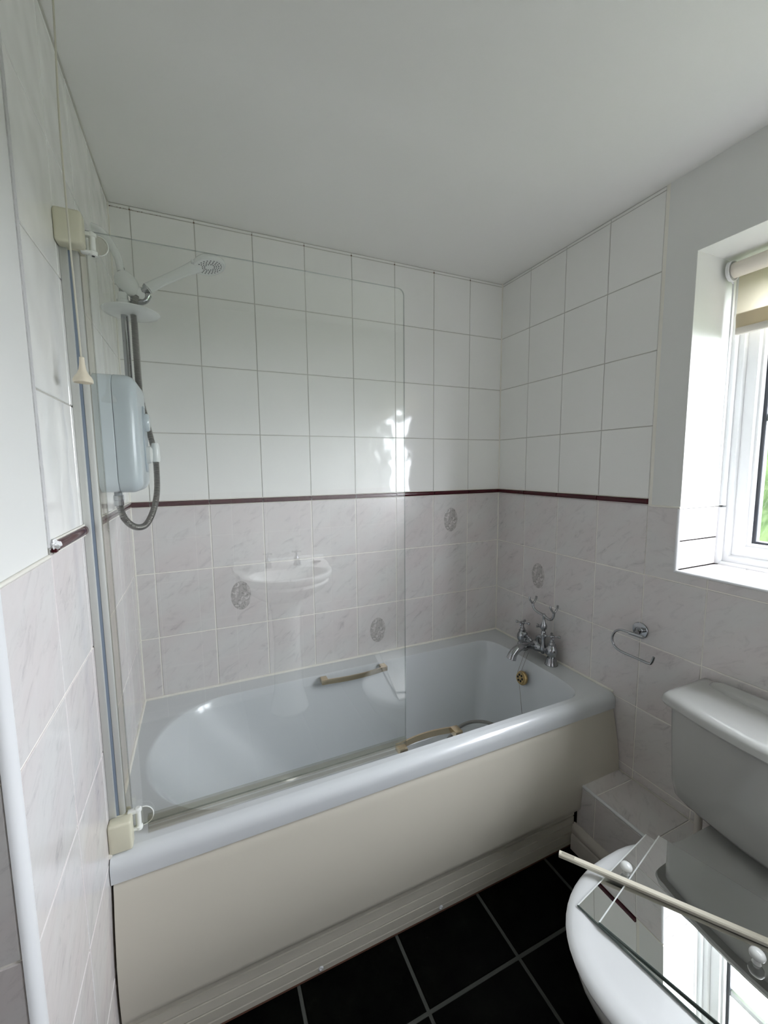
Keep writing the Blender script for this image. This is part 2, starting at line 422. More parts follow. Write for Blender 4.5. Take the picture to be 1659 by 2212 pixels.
# right wall ----------------------------------------------------------
bm = bmesh.new(); xr0, xr1 = L+0.0022, L+0.1
def rw(y0, y1, z0, z1, mi, x0=xr0, x1=2.0): box(bm, x0, x1, y0, y1, z0, z1, mi=mi)
rw(-0.80, 0.1, 0, DZ+0.01, 1); rw(-0.80, 0.1, DZ+0.01, HT, 0)
rw(WY0+0.0022, -0.80, 0, DZ-0.006, 1); rw(WY1-0.0022, WY0+0.0022, 0, WZ0-0.0022, 1); rw(YB-0.1, WY1-0.0022, 0, DZ-0.006, 1)
rw(WY0+0.0005, -0.8005, DZ-0.006, HT, 2, L+0.001); rw(WY1-0.0005, WY0+0.0005, WZ1+0.0005, HT, 2, L+0.001); rw(YB-0.1, WY1-0.0005, DZ-0.006, HT, 2, L+0.001)
wall_right = structure('wall_right', bm, [grout_hi, grout_lo, paint])
def corner_tile(a, b, z0, z1, g=0.0019):
    c, d = -WY0-0.004, WZ0-0.0065
    bm = bmesh.new(); poly = [(a+g, z0+g), (b-g, z0+g), (b-g, d-g), (c-g, d-g), (c-g, z1-g), (a+g, z1-g)]
    fr = [bm.verts.new((L, -u, z)) for u, z in poly]; bk = [bm.verts.new((L+0.005, -u, z)) for u, z in poly]
    bm.faces.new(fr)
    for k in range(6): bm.faces.new((fr[k], fr[(k+1) % 6], bk[(k+1) % 6], bk[k]))
    bmesh.ops.translate(bm, verts=bm.verts, vec=(-L, (a+b)/2, -(z0+z1)/2))
    o = link_mesh('tile', bm, marble_tile, wall_right); o.location = (L, -(a+b)/2, (z0+z1)/2)
ur = [0.0] + [0.1923+CELL*k for k in range(4)]
R_ORG, R_U = (L, 0, 0), (0, -1, 0)
for a, b in zip(ur, ur[1:]):
    for z0, z1 in rows_high: tile(wall_right, a, b, z0, z1, R_ORG, R_U, (0, 0, 1), white_tile)
    dado(wall_right, a, b, R_ORG, R_U)
uall = ur + [0.9923, 1.1923, 1.3923, 1.5923, 1.7923, 1.9923, 2.17]
for a, b in zip(uall, uall[1:]):
    for r, (z0, z1) in enumerate(rows_low(0.269)):
        if a < 0.6 and z1 < 0.31 and False: continue
        if z0 >= WZ0-0.01 or (z1 > WZ0 and z0 < WZ0):   # rows that meet the opening
            if b <= -WY0+0.001 or a >= -WY1-0.001: segs = [(a, b, z0, z1)]
            else:
                segs = []
                if a < -WY0-0.002: segs.append((a, -WY0-0.004, max(z0, WZ0-0.01), z1)) if b > -WY0 else None
                if b > -WY1+0.002: segs.append((-WY1+0.004, b, max(z0, WZ0-0.01), z1))
                if z0 < WZ0-0.01:
                    if a < -WY0 < b: segs = []; corner_tile(a, b, z0, z1)
                    else: segs.append((a, b, z0, WZ0-0.0065))
        else: segs = [(a, b, z0, z1)]
        for (a2, b2, c2, d2) in segs:
            o = tile(wall_right, a2, b2, c2, d2, R_ORG, R_U, (0, 0, 1), marble_tile)
            if o and abs(a-0.1923) < 0.01 and r == 1: motif(o)
# left wall -----------------------------------------------------------
bm = bmesh.new()
box(bm, -0.1, -0.0022, -1.088, 0.1, 0, DZ-0.004, mi=1); box(bm, -0.1, -0.0022, -0.886, 0.1, DZ-0.004, HT, mi=0)
box(bm, -0.1, -0.001, YR+0.0005, -0.8986, DZ-0.004, HT, mi=2); box(bm, -0.1, 0.0008, -0.8985, -0.8862, DZ+0.012, HT, mi=3)
box(bm, -0.1, -0.004, -1.10, -1.0885, 0, DZ-0.004, mi=2)
rough_edge = mat('cracked_paint_edge', (0.60, 0.60, 0.60), 0.8, bump=(120, 0.9, 0.004))
wall_left = structure('wall_left', bm, [grout_hi, grout_lo, paint, rough_edge])
# u runs towards the back wall, u = y
ul = [-0.886, -0.686, -0.486, -0.286, -0.086, 0.0]
for a, b in zip(ul, ul[1:]):
    for z0, z1 in rows_high: tile(wall_left, a, b, z0, z1, (0, 0, 0), (0, 1, 0), (0, 0, 1), white_tile)
for a, b in zip([-1.086]+ul, ul):
    for z0, z1 in rows_low(0.0): tile(wall_left, a, b, z0, z1-(0.004 if a < -1 and z1 > 1.29 else 0), (0, 0, 0), (0, 1, 0), (0, 0, 1), marble_tile)
for a, b in zip([-0.872]+ul[1:], ul[1:]): dado(wall_left, a, b, (0, 0, 0), (0, 1, 0))
bm = bmesh.new(); bmesh.ops.create_icosphere(bm, subdivisions=3, radius=1)
for v in bm.verts:
    q = v.co; k = 1+0.25*sin(q.y*7+q.z*5)+0.15*sin(q.x*9)
    v.co = Vector((0.002+0.0095*q.x*k, -0.881+0.0095*q.y*k, DZ+0.0145+0.0085*q.z*k))
o = link_mesh('paint_splatter', bm, splash, wall_left, smooth=40); o['label'] = 'white paint smeared over the border tile end'
bm = bmesh.new(); box(bm, -0.001, 0.0075, -0.884, -0.8722, DZ+0.001, DZ+0.0175, bevel=0.002)
o = link_mesh('border_tile_end', bm, maroon, wall_left, smooth=40)
# return wall beside the doorway, seen in the lower left corner --------
bm = bmesh.new(); box(bm, XL, -0.012, YR+0.0022, -1.0, 0, DZ, mi=0); box(bm, XL, -0.003, YR+0.001, -1.0, DZ, HT, mi=1)
wall_return = structure('wall_doorway', bm, [grout_lo, paint])
for a, b in zip([-0.9, -0.812, -0.612, -0.412, -0.212], [-0.812, -0.612, -0.412, -0.212, -0.012]):
    for z0, z1 in rows_low(0.0): tile(wall_return, a, b, z0, z1, (0, YR, 0), (1, 0, 0), (0, 0, 1), marble_tile)
bm = bmesh.new(); n = 8
prof = [(-0.013, 0.0), (-0.013, -0.004), (-0.004, -0.013+0.0), (0.0, -0.013)]
pts = [(0.0005, -1.0875), (-0.006, -1.0875), (-0.006, -1.095)] + [(-0.0125, -1.098), (-0.0125, YR-0.0008)] 
arc = [(-0.0125+0.0135*sin(pi/2*k/n)**1.0, -1.0875-0.0173*cos(pi/2*k/n)) for k in range(n+1)]
extrude(bm, [(-0.006, -1.0875), (-0.0125, -1.096)] + arc, lambda a, b, t: Vector((a, b, t)), 0.0, DZ-0.004)
tr = structure('trim_1', bm, upvc, smooth=40)
# wall at the photographer's back --------------------------------------
bm = bmesh.new(); box(bm, XL-0.1, L+0.1, YB-0.1, YB-0.0022, 0, DZ, mi=0); box(bm, XL-0.1, L+0.1, YB-0.1, YB-0.001, DZ, HT, mi=1)
wall_front = structure('wall_front', bm, [grout_lo, paint])
uf = [-L]+[-1.6+CELL*k for k in range(13)]
for a, b in zip(uf, uf[1:]):
    for z0, z1 in rows_low(0.0): tile(wall_front, a, b, z0, z1, (0, YB, 0), (-1, 0, 0), (0, 0, 1), marble_tile)
bm = bmesh.new(); box(bm, XL-0.1, XL, YB, YR+0.1, 0, HT)
wall_hall = structure('wall_side', bm, paint)
dr_ = bpy.data.objects.new('added_door_1', None); COL.objects.link(dr_); dr_.location = (XL, -1.68, 0); dr_['kind'] = 'structure'; dr_['label'] = 'dark wooden door added out of view in the side wall'  # invented unseen door, its dark wood keeps bounce off the return wall
wood = mat('dark_brown_wood', (0.085, 0.045, 0.03), 0.45)
P('door_leaf', B(XL+0.001, XL+0.035, -2.07, -1.29, 0.0, 2.0, bevel=0.003), wood, dr_, 35)
for z0, z1 in ((0.15, 0.9), (1.05, 1.88)):
    for y0, y1 in ((-1.99, -1.72), (-1.64, -1.37)): P('door_panel', B(XL+0.03, XL+0.043, y0, y1, z0, z1, bevel=0.006), wood, dr_, 35)
P('door_handle', T(smooth_path([(XL+0.035, -2.0, 1.0), (XL+0.08, -2.0, 1.0), (XL+0.085, -1.97, 1.0), (XL+0.085, -1.88, 1.0)], 5), 0.009, 12), chrome, dr_, 45)
# sealant lines --------------------------------------------------------
def bead(name, pts, r, m=caulk):
    o = link_mesh(name, T(pts, r, 8), m, None, smooth=60); o['kind'] = 'structure'; return o
bead('trim_2', [(0.001, -0.001, 0.56), (0.001, -0.001, HT)], 0.0032)
bead('trim_3', [(L-0.001, -0.001, 0.56), (L-0.001, -0.001, HT)], 0.0036)
bm = bmesh.new(); extrude(bm, [(L-0.0005, -0.7925), (L-0.0005, -0.797), (L+0.0015, -0.806), (L+0.003, -0.806), (L+0.003, -0.7925)], lambda a, b, t: Vector((a, b, t)), DZ+0.0005, HT)
o = structure('trim_4', bm, caulk, smooth=60)
bead('trim_5', [(L, -0.795, DZ-0.003), (L, WY0-0.001, DZ-0.003)], 0.0035)
bead('trim_6', [(0.0, -0.9, DZ-0.002), (0.0, -1.1, DZ-0.002)], 0.0035)
bead('trim_7', [(0.0, -0.888, HT-0.002), (0.0, -0.0, HT-0.002)], 0.003, grout_hi)
bead('trim_8', [(0, -0.0015, DT+0.0005), (L, -0.0015, DT+0.0005)], 0.0018)
bead('trim_9', [(0, -0.0015, DZ-0.0008), (L, -0.0015, DZ-0.0008)], 0.0018)
bead('trim_10', [(0.0015, -0.872, DT+0.0005), (0.0015, 0, DT+0.0005)], 0.0022)
bead('trim_11', [(0.0015, -0.872, DZ-0.0008), (0.0015, 0, DZ-0.0008)], 0.0018)
bead('trim_12', [(L-0.0015, 0, DT+0.0005), (L-0.0015, -0.79, DT+0.0005)], 0.0018)

# ------------------------------------------------------------------ window
# reveal linings: side, head and tiled lower part with sill
bm = bmesh.new()
box(bm, L+0.0015, 2.0, WY0, WY0+0.02, DZ-0.006, WZ1+0.02); box(bm, L+0.0015, 2.0, WY1-0.02, WY1, DZ-0.006, WZ1+0.02)
box(bm, L+0.0015, 2.0, WY1, WY0, WZ1, WZ1+0.02)
reveal = structure('trim_13', bm, paint)
bm = bmesh.new()
box(bm, L+0.006, 2.0, WY0+0.0022, WY0+0.06, WZ0-0.06, DZ-0.0065); box(bm, L+0.006, 2.0, WY1-0.06, WY1-0.0022, WZ0-0.06, DZ-0.0065)
box(bm, L+0.006, 2.0, WY1-0.0022, WY0+0.0022, WZ0-0.06, WZ0-0.0022)
sill = structure('window_sill', bm, grout_lo)
for a, b in zip([-2.10, -1.9923, -1.7923, -1.5923, -1.3923, -1.1923, -0.9923], [-1.9923, -1.7923, -1.5923, -1.3923, -1.1923, -0.9923, -0.898]):
    tile(sill, a, b, L+0.008, WX, (0, 0, WZ0), (0, 1, 0), (-1, 0, 0), marble_tile) if False else tile(sill, L+0.008, WX, a, b, (0, 0, WZ0), (1, 0, 0), (0, 1, 0), marble_tile)
for z0, z1 in ((WZ0, 1.1856), (1.1856, DZ-0.006)):
    tile(sill, L+0.008, WX, z0, z1, (0, WY0, 0), (1, 0, 0), (0, 0, 1), marble_tile)
    tile(sill, -WX, -L-0.008, z0, z1, (0, WY1, 0), (-1, 0, 0), (0, 0, 1), marble_tile)
# white quadrant trims on the tiled edge of the reveal
def quad(name, p0, p1, inward1, inward2, r=0.0085):
    bm = bmesh.new(); p0, p1 = Vector(p0), Vector(p1); a_, b_ = Vector(inward1), Vector(inward2)
    prof = [(0, 0)] + [(r*cos(pi/2*k/8), r*sin(pi/2*k/8)) for k in range(9)]
    q0 = [bm.verts.new(p0 + a_*a + b_*b) for a, b in prof]; q1 = [bm.verts.new(p1 + a_*a + b_*b) for a, b in prof]; n = len(prof)
    for k in range(n): bm.faces.new((q0[k], q0[(k+1) % n], q1[(k+1) % n], q1[k]))
    bm.faces.new(q0); bm.faces.new(q1)
    return structure(name, bm, upvc, smooth=50)
quad('trim_14', (L+0.0078, WY0+0.0078, WZ0-0.008), (L+0.0078, WY0+0.0078, DZ-0.004), (-1, 0, 0), (0, -1, 0))
quad('trim_15', (L+0.0078, WY0+0.0078, WZ0-0.0078), (L+0.0078, WY1-0.0078, WZ0-0.0078), (-1, 0, 0), (0, 0, 1))
quad('trim_16', (L+0.0078, WY1-0.0078, WZ0-0.008), (L+0.0078, WY1-0.0078, DZ-0.004), (-1, 0, 0), (0, 1, 0))
# frame
win = bpy.data.objects.new('window_1', None); COL.objects.link(win); win.location = (WX, (WY0+WY1)/2, WZ0); win['kind'] = 'structure'
win['label'] = 'white framed window with patterned obscure glass and a horizontal glazing bar'
FW = 0.036
def rect_frame(y0, y1, z0, z1, w, x0, x1, bev=0.004):
    """four mitred members as one frame; y0 > y1"""
    bm = bmesh.new()
    prof = [(0, x1), (0, x0+bev), (bev, x0), (w-bev*1.5, x0), (w, x0+bev*2), (w, x1)]
    cs_ = [(y0, z0, -1, 1), (y1, z0, 1, 1), (y1, z1, 1, -1), (y0, z1, -1, -1)]
    rings = [[bm.verts.new((x, cy+sy*d, cz+sz*d)) for d, x in prof] for cy, cz, sy, sz in cs_]
    for i in range(4):
        a, b = rings[i], rings[(i+1) % 4]
        for k in range(len(prof)-1): bm.faces.new((a[k], a[k+1], b[k+1], b[k]))
    return bm
P('window_frame', rect_frame(WY0, WY1, WZ0, WZ1, FW, WX, WX+0.07), upvc, win, 35)
MU = -1.46
P('mullion', B(WX+0.002, WX+0.06, MU-0.022, MU+0.022, WZ0+0.03, WZ1-0.03, bevel=0.003), upvc, win, 35)
for (sy0, sy1) in ((WY0-FW+0.006, MU+0.018), (MU-0.018, WY1+FW-0.006)):
    sz0, sz1 = WZ0+FW-0.006, WZ1-FW+0.006; sw = 0.042
    s = P('sash', rect_frame(sy0, sy1, sz0, sz1, sw, WX+0.010, WX+0.06), upvc, win, 35)
    P('glazing_bead', rect_frame(sy0-sw+0.004, sy1+sw-0.004, sz0+sw-0.004, sz1-sw+0.004, 0.014, WX+0.018, WX+0.04, bev=0.003), upvc, s, 35)
    P('gasket', rect_frame(sy0-sw-0.009, sy1+sw+0.009, sz0+sw+0.006, sz1-sw-0.006, 0.012, WX+0.030, WX+0.052, bev=0.001), rubber, s, 35)
    gy0, gy1, gz0, gz1 = sy0-sw-0.012, sy1+sw+0.012, sz0+sw+0.010, sz1-sw-0.010
    bar = 1.587
    for a, b in ((gz0, bar-0.002), (bar+0.002, gz1)):
        bm = bmesh.new(); vs = [bm.verts.new(q) for q in ((WX+0.042, gy0, a), (WX+0.042, gy1, a), (WX+0.042, gy1, b), (WX+0.042, gy0, b))]
        bm.faces.new(vs); P('pane', bm, pane_m, win)
    P('glazing_bar', B(WX+0.034, WX+0.050, gy1-0.01, gy0+0.01, bar-0.0115, bar+0.0115, bevel=0.003), upvc, s, 35)
# quadrant beads between frame and reveal
P('cover_bead', T([(WX-0.001, WY0-0.002, 1.296), (WX-0.001, WY0-0.002, WZ1-0.002)], 0.013, 12), upvc, win, 40)
P('cover_bead', T([(WX-0.002, WY0-0.001, WZ0+0.003), (WX-0.002, WY0-0.001, 1.290)], 0.015, 12), upvc, win, 40)
P('cover_bead', T([(WX-0.002, WY0-0.01, WZ0+0.001), (WX-0.002, WY1+0.01, WZ0+0.001)], 0.011, 12), upvc, win, 40)
P('cover_bead', T([(WX-0.001, WY1+0.002, WZ0), (WX-0.001, WY1+0.002, WZ1-0.002)], 0.013, 12), upvc, win, 40)

# roller blind in the recess
by0, by1, bx, bz = WY0-0.016, WY1+0.012, 1.812, 2.045
bl = thing('roller_blind', 'beige roller blind rolled halfway down inside the window recess', 'blind', (bx, (by0+by1)/2, bz))
P('roller', T([(bx, by0-0.006, bz), (bx, by1, bz)], 0.023, 24), mat('rolled_blind_fabric', (0.80, 0.745, 0.66), 0.8), bl, 40)
P('hem', B(bx+0.0235, bx+0.0245, by1+0.004, by0-0.010, 1.868, 1.915), blind_m, bl)
bm = bmesh.new()
vs = [[bm.verts.new((x, y, z)) for y in (by0-0.010, by1+0.004)] for x, z in ((bx+0.022, bz), (bx+0.022, 1.925), (bx+0.019, 1.905), (bx+0.022, 1.885), (bx+0.022, 1.868))]
for a, b in zip(vs, vs[1:]): bm.faces.new((a[0], a[1], b[1], b[0]))
P('fabric', bm, blind_m, bl, 60)
P('bottom_bar', B(bx+0.014, bx+0.028, by1+0.002, by0-0.012, 1.848, 1.870, bevel=0.004), mat('beige_blind_bar', (0.60, 0.56, 0.50), 0.4), bl, 40)
for yy, sg in ((by0, 1), (by1, -1)):
    br = P('bracket', LA((bx, yy+0.004*sg, bz), (0, -sg, 0), [(0.0, 0), (0.031, 0), (0.031, 0.010), (0.028, 0.010), (0.026, 0.003), (0, 0.003)], 28), upvc, bl, 40)
P('side_chain', T(smooth_path([(bx-0.020, by0+0.002, bz-0.022), (bx+0.006, by0-0.001, bz-0.034), (bx+0.012, by0, bz-0.06), (bx+0.013, by0, 1.75), (bx+0.014, by0, 1.40)], 6), 0.0022, 6), upvc, bl, 60)

# outdoors
bm = bmesh.new(); bmesh.ops.create_grid(bm, x_segments=8, y_segments=8, size=30); bmesh.ops.translate(bm, verts=bm.verts, vec=(32.2, -6, -1.6))
lawn = link_mesh('lawn', bm, lawn_m); tag(lawn, 'green lawn outside seen blurred through the window glass', 'lawn'); lawn['kind'] = 'stuff'
def lump(c, s, seed, label):
    random.seed(seed); bm = bmesh.new(); bmesh.ops.create_icosphere(bm, subdivisions=4, radius=1)
    ph = [random.uniform(0, 6) for _ in range(6)]
    for v in bm.verts:
        q = v.co.copy(); k = 1+0.10*sin(5*q.x+ph[0])*cos(4*q.y+ph[1])+0.07*sin(9*q.z+ph[2]+3*q.y)+0.05*sin(15*q.x+ph[3]+11*q.z)
        v.co = Vector((c[0]+s[0]*q.x*k, c[1]+s[1]*q.y*k, max(c[2]+s[2]*q.z*k, -1.6)))
    return tag(link_mesh('garden_bush', bm, hedge_m, None, smooth=180), label, 'bush')
lump((10.0, 1.4, 0.3), (2.0, 4.2, 1.95), 3, 'light green bush outside behind the lower window glass')
random.seed(11)

# ------------------------------------------------------------------ bath
RZ = 0.5635
def opening(t):
    """inner edge of the rim, t in 0..2pi, anticlockwise from the tap end"""
    cx_, cy_, b_ = 0.80, -0.376, 0.288
    c, s = cos(t), sin(t)
    if c >= 0:   # squarer tap end
        e = 2/4.2; a_ = 1.552-cx_
    else:
        e = 2/2.0; a_ = cx_-0.042
    X = abs(c)**e*(1 if c > 0 else -1)*a_; Y = abs(s)**(2/4.2 if c >= 0 else 1)*(1 if s > 0 else -1)*b_
    return cx_+X, cy_+Y
def ring_pts(n):
    # stadium-like: elliptical head end of length .25, straight sides, rounded square tap end
    pts = []
    yc, b_ = -0.376, 0.289
    na = n//4
    for k in range(na+1):                               # head end, from the back side round to the front side
        t = pi/2+pi*k/na; pts.append((0.295+0.253*cos(t), yc+b_*sin(t)))
    for k in range(1, na): pts.append((0.295+(1.42-0.295)*k/na, yc-b_))
    m_ = n - 2*na - (na-1) + 0
    xc, rx = 1.42, 0.13
    kk = n-len(pts)-(na-1)
    for k in range(kk):
        t = -pi/2+pi*k/(kk-1); c, s = cos(t), sin(t)
        pts.append((xc+rx*abs(c)**0.5, yc+b_*abs(s)**0.42*(1 if s > 0 else -1)))
    for k in range(1, na): pts.append((1.42-(1.42-0.295)*k/na, yc+b_))
    return pts[:n]
N_ = 128; top = ring_pts(N_); N_ = len(top)
def bottom(x, y):
    # floor outline: long sloping head end, steep tap end
    u = (x-0.042)/(1.55-0.042); v = (y+0.376)/0.289
    return 0.42+u*(1.435-0.42), -0.376+v*0.205
prof = [(0.0, 0.0), (0.015, -0.003), (0.04, -0.012), (0.075, -0.030), (0.14, -0.065), (0.26, -0.125), (0.40, -0.185), (0.55, -0.245), (0.68, -0.295), (0.79, -0.335), (0.88, -0.362), (0.95, -0.376), (1.0, -0.380)]
bm = bmesh.new()
rings = []
for s, dz in prof:
    r = []
    for x, y in top:
        bx_, by_ = bottom(x, y); r.append(Vector((x+(bx_-x)*s, y+(by_-y)*s, RZ+dz)))
    rings.append(r)
for q in (0.8, 0.5, 0.2):
    c = Vector((0.93, -0.376, 0)); r = [Vector((c.x+(p.x-c.x)*q, c.y+(p.y-c.y)*q, RZ-0.380-0.006*(1-q))) for p in rings[len(prof)-1]]; rings.append(r)
# outer boundary of the flat rim
YF = -0.683
def outer(x, y):
    cx_, cy_ = min(max(x, 0.3), 1.42), -0.376; dx, dy = x-cx_, y-cy_
    if abs(dx) < 1e-6: return (x, 0.0 if dy > 0 else YF)
    ts = [t for t in (((L-cx_)/dx if dx > 0 else (0-cx_)/dx), ((0-cy_)/dy if dy > 1e-9 else (YF-cy_)/dy if dy < -1e-9 else 1e9)) if t > 0]
    t = min(ts); return cx_+dx*t, cy_+dy*t
out = [Vector((*outer(x, y), RZ)) for x, y in top]
# keep the rim corners sharp: the nearest boundary points snap to them
for cxx, cyy in ((0, 0), (0, YF), (L, 0), (L, YF)):
    j = min(range(N_), key=lambda i: (out[i].x-cxx)**2+(out[i].y-cyy)**2); out[j] = Vector((cxx, cyy, RZ))
mid = [o_.lerp(r_, 0.9) for o_, r_ in zip(out, rings[0])]
loft(bm, [out, mid]+rings, close0=False, close1=True)
bmesh.ops.remove_doubles(bm, verts=bm.verts, dist=1e-5)
# front roll and apron
ap = [(YF, RZ), (-0.692, RZ-0.0015), (-0.700, RZ-0.006), (-0.7065, RZ-0.013), (-0.7105, RZ-0.022), (-0.712, RZ-0.034), (-0.7105, RZ-0.060), (-0.704, RZ-0.062), (-0.690, RZ-0.058)]
extrude(bm, ap, lambda a, b, t: Vector((t, a, b)), 0.0015, L-0.0015, closed=False)
bath = thing('bathtub', 'white acrylic bath with wide rim set between tiled walls', 'bathtub', (L/2, -0.36, 0.0))
P('tub', bm, acrylic, bath, 40)
for p0, p1 in (((0.0, -0.001, RZ+0.002), (L, -0.001, RZ+0.002)), ((0.001, -0.70, RZ+0.002), (0.001, 0, RZ+0.002)), ((L-0.001, -0.70, RZ+0.002), (L-0.001, 0, RZ+0.002))):
    P('sealant_bead', T([p0, p1], 0.0055, 8), caulk, bath, 60)
def grab(y, sy, x0=0.672, x1=0.935, z=0.566-0.004, lab=None):
    bm = bmesh.new(); n = 20
    path = [(x0+(x1-x0)*k/n, y-sy*(0.012+0.012*sin(pi*k/n)), z-0.012) for k in range(n+1)]
    rr = [[bm.verts.new((px, py+dy, pz+dz)) for dy, dz in ((-0.0028, -0.010), (0.0028, -0.010), (0.0028, 0.010), (-0.0028, 0.010))] for px, py, pz in path]
    for a, b in zip(rr, rr[1:]):
        for k in range(4): bm.faces.new((a[k], a[(k+1) % 4], b[(k+1) % 4], b[k]))
    bm.faces.new(rr[0]); bm.faces.new(rr[-1])
    o = P('grab_handle', bm, gold, bath, 30); o['label'] = lab
    for xx in (x0-0.004, x1+0.004):
        P('handle_mount', B(xx-0.014, xx+0.014, min(y+sy*0.022, y-sy*0.016), max(y+sy*0.022, y-sy*0.016), z-0.023, z-0.001, bevel=0.003), gold, o, 35)
grab(-0.118, 1, lab='gold grab handle on the wall side')
grab(-0.634, -1, 0.775, 0.972, z=0.5655, lab='gold grab handle on the front side')
# overflow with its bright brass grille
ov = P('overflow', LA((1.512, -0.362, 0.490), (-1, 0, 0.22), [(0, -0.004), (0.030, -0.004), (0.031, 0.002), (0.029, 0.006), (0.024, 0.008), (0.0235, 0.013), (0.0, 0.013)], 32), brass, bath, 40)
d_ = Vector((-1, 0, 0.22)).normalized(); ou, ovv = frame_from(d_)
for k in range(6):
    c = Vector((1.512, -0.362, 0.490))+d_*0.0132+ou*(0.0135*cos(k*pi/3))+ovv*(0.0135*sin(k*pi/3))
    P('overflow_slot', LA(c, d_, [(0, -0.001), (0.0052, -0.001), (0.0052, 0.0006), (0, 0.0006)], 10), black, ov)
P('waste', LA((1.36, -0.376, RZ-0.3825), (0, 0, 1), [(0, 0), (0.036, 0), (0.034, 0.003), (0.024, 0.004), (0.02, 0.001), (0, 0.001)], 28), chrome, bath, 40)

ch = thing('plug_chain', 'thin plug chain hanging over the brass overflow of the bath', 'chain', (1.50, -0.36, 0.49))
for dy in (-0.009, 0.010): P('chain_strand', T([(1.545, -0.352+dy, 0.601), (1.492, -0.362+dy*0.9, 0.516)], 0.0010, 6), hose_m, ch)
P('chain_strand', T(smooth_path([(1.493, -0.366, 0.466), (1.478, -0.392, 0.42), (1.462, -0.418, 0.376), (1.45, -0.428, 0.345), (1.405, -0.40, 0.205), (1.39, -0.39, 0.196)], 5), 0.0011, 6), hose_m, ch)
P('plug', LA((1.37, -0.385, RZ-0.377), (0, 0, 1), [(0, 0), (0.021, 0), (0.0235, 0.006), (0.022, 0.009), (0.006, 0.011), (0.004, 0.018), (0, 0.018)], 24), mat('black_rubber_plug', (0.03, 0.03, 0.03), 0.5), ch, 40)

# bath panel ----------------------------------------------------------
pr = [(-0.690, 0.499), (-0.7035, 0.4985), (-0.7065, 0.494)]
zs = [0.47, 0.44, 0.40, 0.36, 0.32, 0.28, 0.24, 0.21, 0.185, 0.172]
for z in zs: pr.append((-0.706-0.036*sin(pi/2*min(1, (0.494-z)/0.24))+0.004*max(0, (0.24-z)/0.07), z))
pr += [(-0.733, 0.166), (-0.722, 0.163), (-0.690, 0.163)]
pan = P('bath_panel', extrude(bmesh.new(), pr, lambda a, b, t: Vector((t, a, b)), 0.005, L-0.004), cream_panel, bath, 40); pan['label'] = 'cream bowed panel below the white rim'
pr = [(-0.680, 0.163), (-0.716, 0.163)]
for z in (0.130, 0.098, 0.066):
    pr += [(-0.7160, z+0.0040), (-0.7050, z+0.0022), (-0.7050, z-0.0012), (-0.7155, z-0.0024)]
pr += [(-0.7135, 0.034), (-0.7105, 0.031), (-0.7120, 0.027), (-0.7105, 0.010), (-0.680, 0.010)]
P('plinth', extrude(bmesh.new(), pr, lambda a, b, t: Vector((t, a, b)), 0.010, 1.452), cream_panel, pan, 25)
P('base_strip', B(0.010, 1.45, -0.7085, -0.680, 0.0, 0.0105, bevel=0.001), rusty, pan)
for x in (0.475, 0.872):
    s = P('screw_cap', LA((x, -0.7105, 0.023), (0, -1, 0), [(0, 0), (0.0075, 0), (0.0075, 0.002), (0.006, 0.003), (0.0032, 0.003), (0.0032, 0.0015), (0, 0.0015)], 16), upvc, pan, 40)
P('screw_hole', LA((1.335, -0.7105, 0.024), (0, -1, 0), [(0, 0), (0.004, 0), (0.004, 0.0008), (0, 0.0008)], 10), black, pan)

# ------------------------------------------------------------------ bath shower mixer
TX, TZ = 1.612, RZ
mx = thing('bath_mixer_tap', 'chrome two handled bath mixer with an empty handset cradle on the bath end', 'tap', (TX, -0.341, TZ))
def pillar(y):
    pf = [(0, 0), (0.0215, 0), (0.0215, 0.002), (0.0200, 0.006), (0.0175, 0.016), (0.0160, 0.024), (0.0150, 0.028), (0.0110, 0.031), (0.0125, 0.034), (0.0170, 0.040), (0.0185, 0.050), (0.0185, 0.060), (0.0160, 0.069), (0.0120, 0.075), (0.0110, 0.078), (0.0130, 0.079), (0.0130, 0.082), (0.0100, 0.083), (0.0085, 0.092), (0.0058, 0.094), (0.0048, 0.100), (0.0042, 0.112), (0, 0.112)]
    P('tap_body', LA((TX, y, TZ), (0, 0, 1), [(r*1.32, h*1.12) for r, h in pf], 32), chrome, mx, 35)
    h = P('cross_handle', LA((TX, y, TZ+0.120), (0, 0, 1), [(0, 0), (0.008, 0.002), (0.0105, 0.006), (0.0105, 0.011), (0.008, 0.014), (0, 0.0155)], 20), chrome, mx, 40)
    for k in range(4):
        a = k*pi/2+0.5+(0.35 if y < -0.34 else 0); dx, dy = cos(a), sin(a)
        P('spoke', LA((TX+dx*0.006, y+dy*0.006, TZ+0.1285), (dx, dy, 0), [(0.0040, 0), (0.0030, 0.008), (0.0034, 0.015), (0.0056, 0.018), (0.0064, 0.023), (0.0052, 0.0275), (0, 0.029)], 14), chrome, h, 40)
pillar(-0.249); pillar(-0.431)
P('bridge', LA((TX, -0.262, TZ+0.052), (0, -1, 0), [(0.011, 0), (0.0115, 0.010), (0.0145, 0.012), (0.0145, 0.020), (0.010, 0.023), (0.010, 0.035), (0.0125, 0.038), (0.021, 0.052), (0.0245, 0.066), (0.0255, 0.078), (0.0245, 0.091), (0.021, 0.105), (0.0125, 0.119), (0.010, 0.122), (0.010, 0.134), (0.0145, 0.137), (0.0145, 0.146), (0.011, 0.148), (0.011, 0.158)], 28), chrome, mx, 35)
P('diverter', LA((TX-0.012, -0.318, TZ+0.066), (-0.35, 0.65, 0.75), [(0.012, 0), (0.012, 0.012), (0.0085, 0.014), (0.0085, 0.022), (0.005, 0.024), (0.005, 0.030), (0.009, 0.032), (0.0115, 0.038), (0.009, 0.045), (0, 0.048)], 18), chrome, mx, 40)
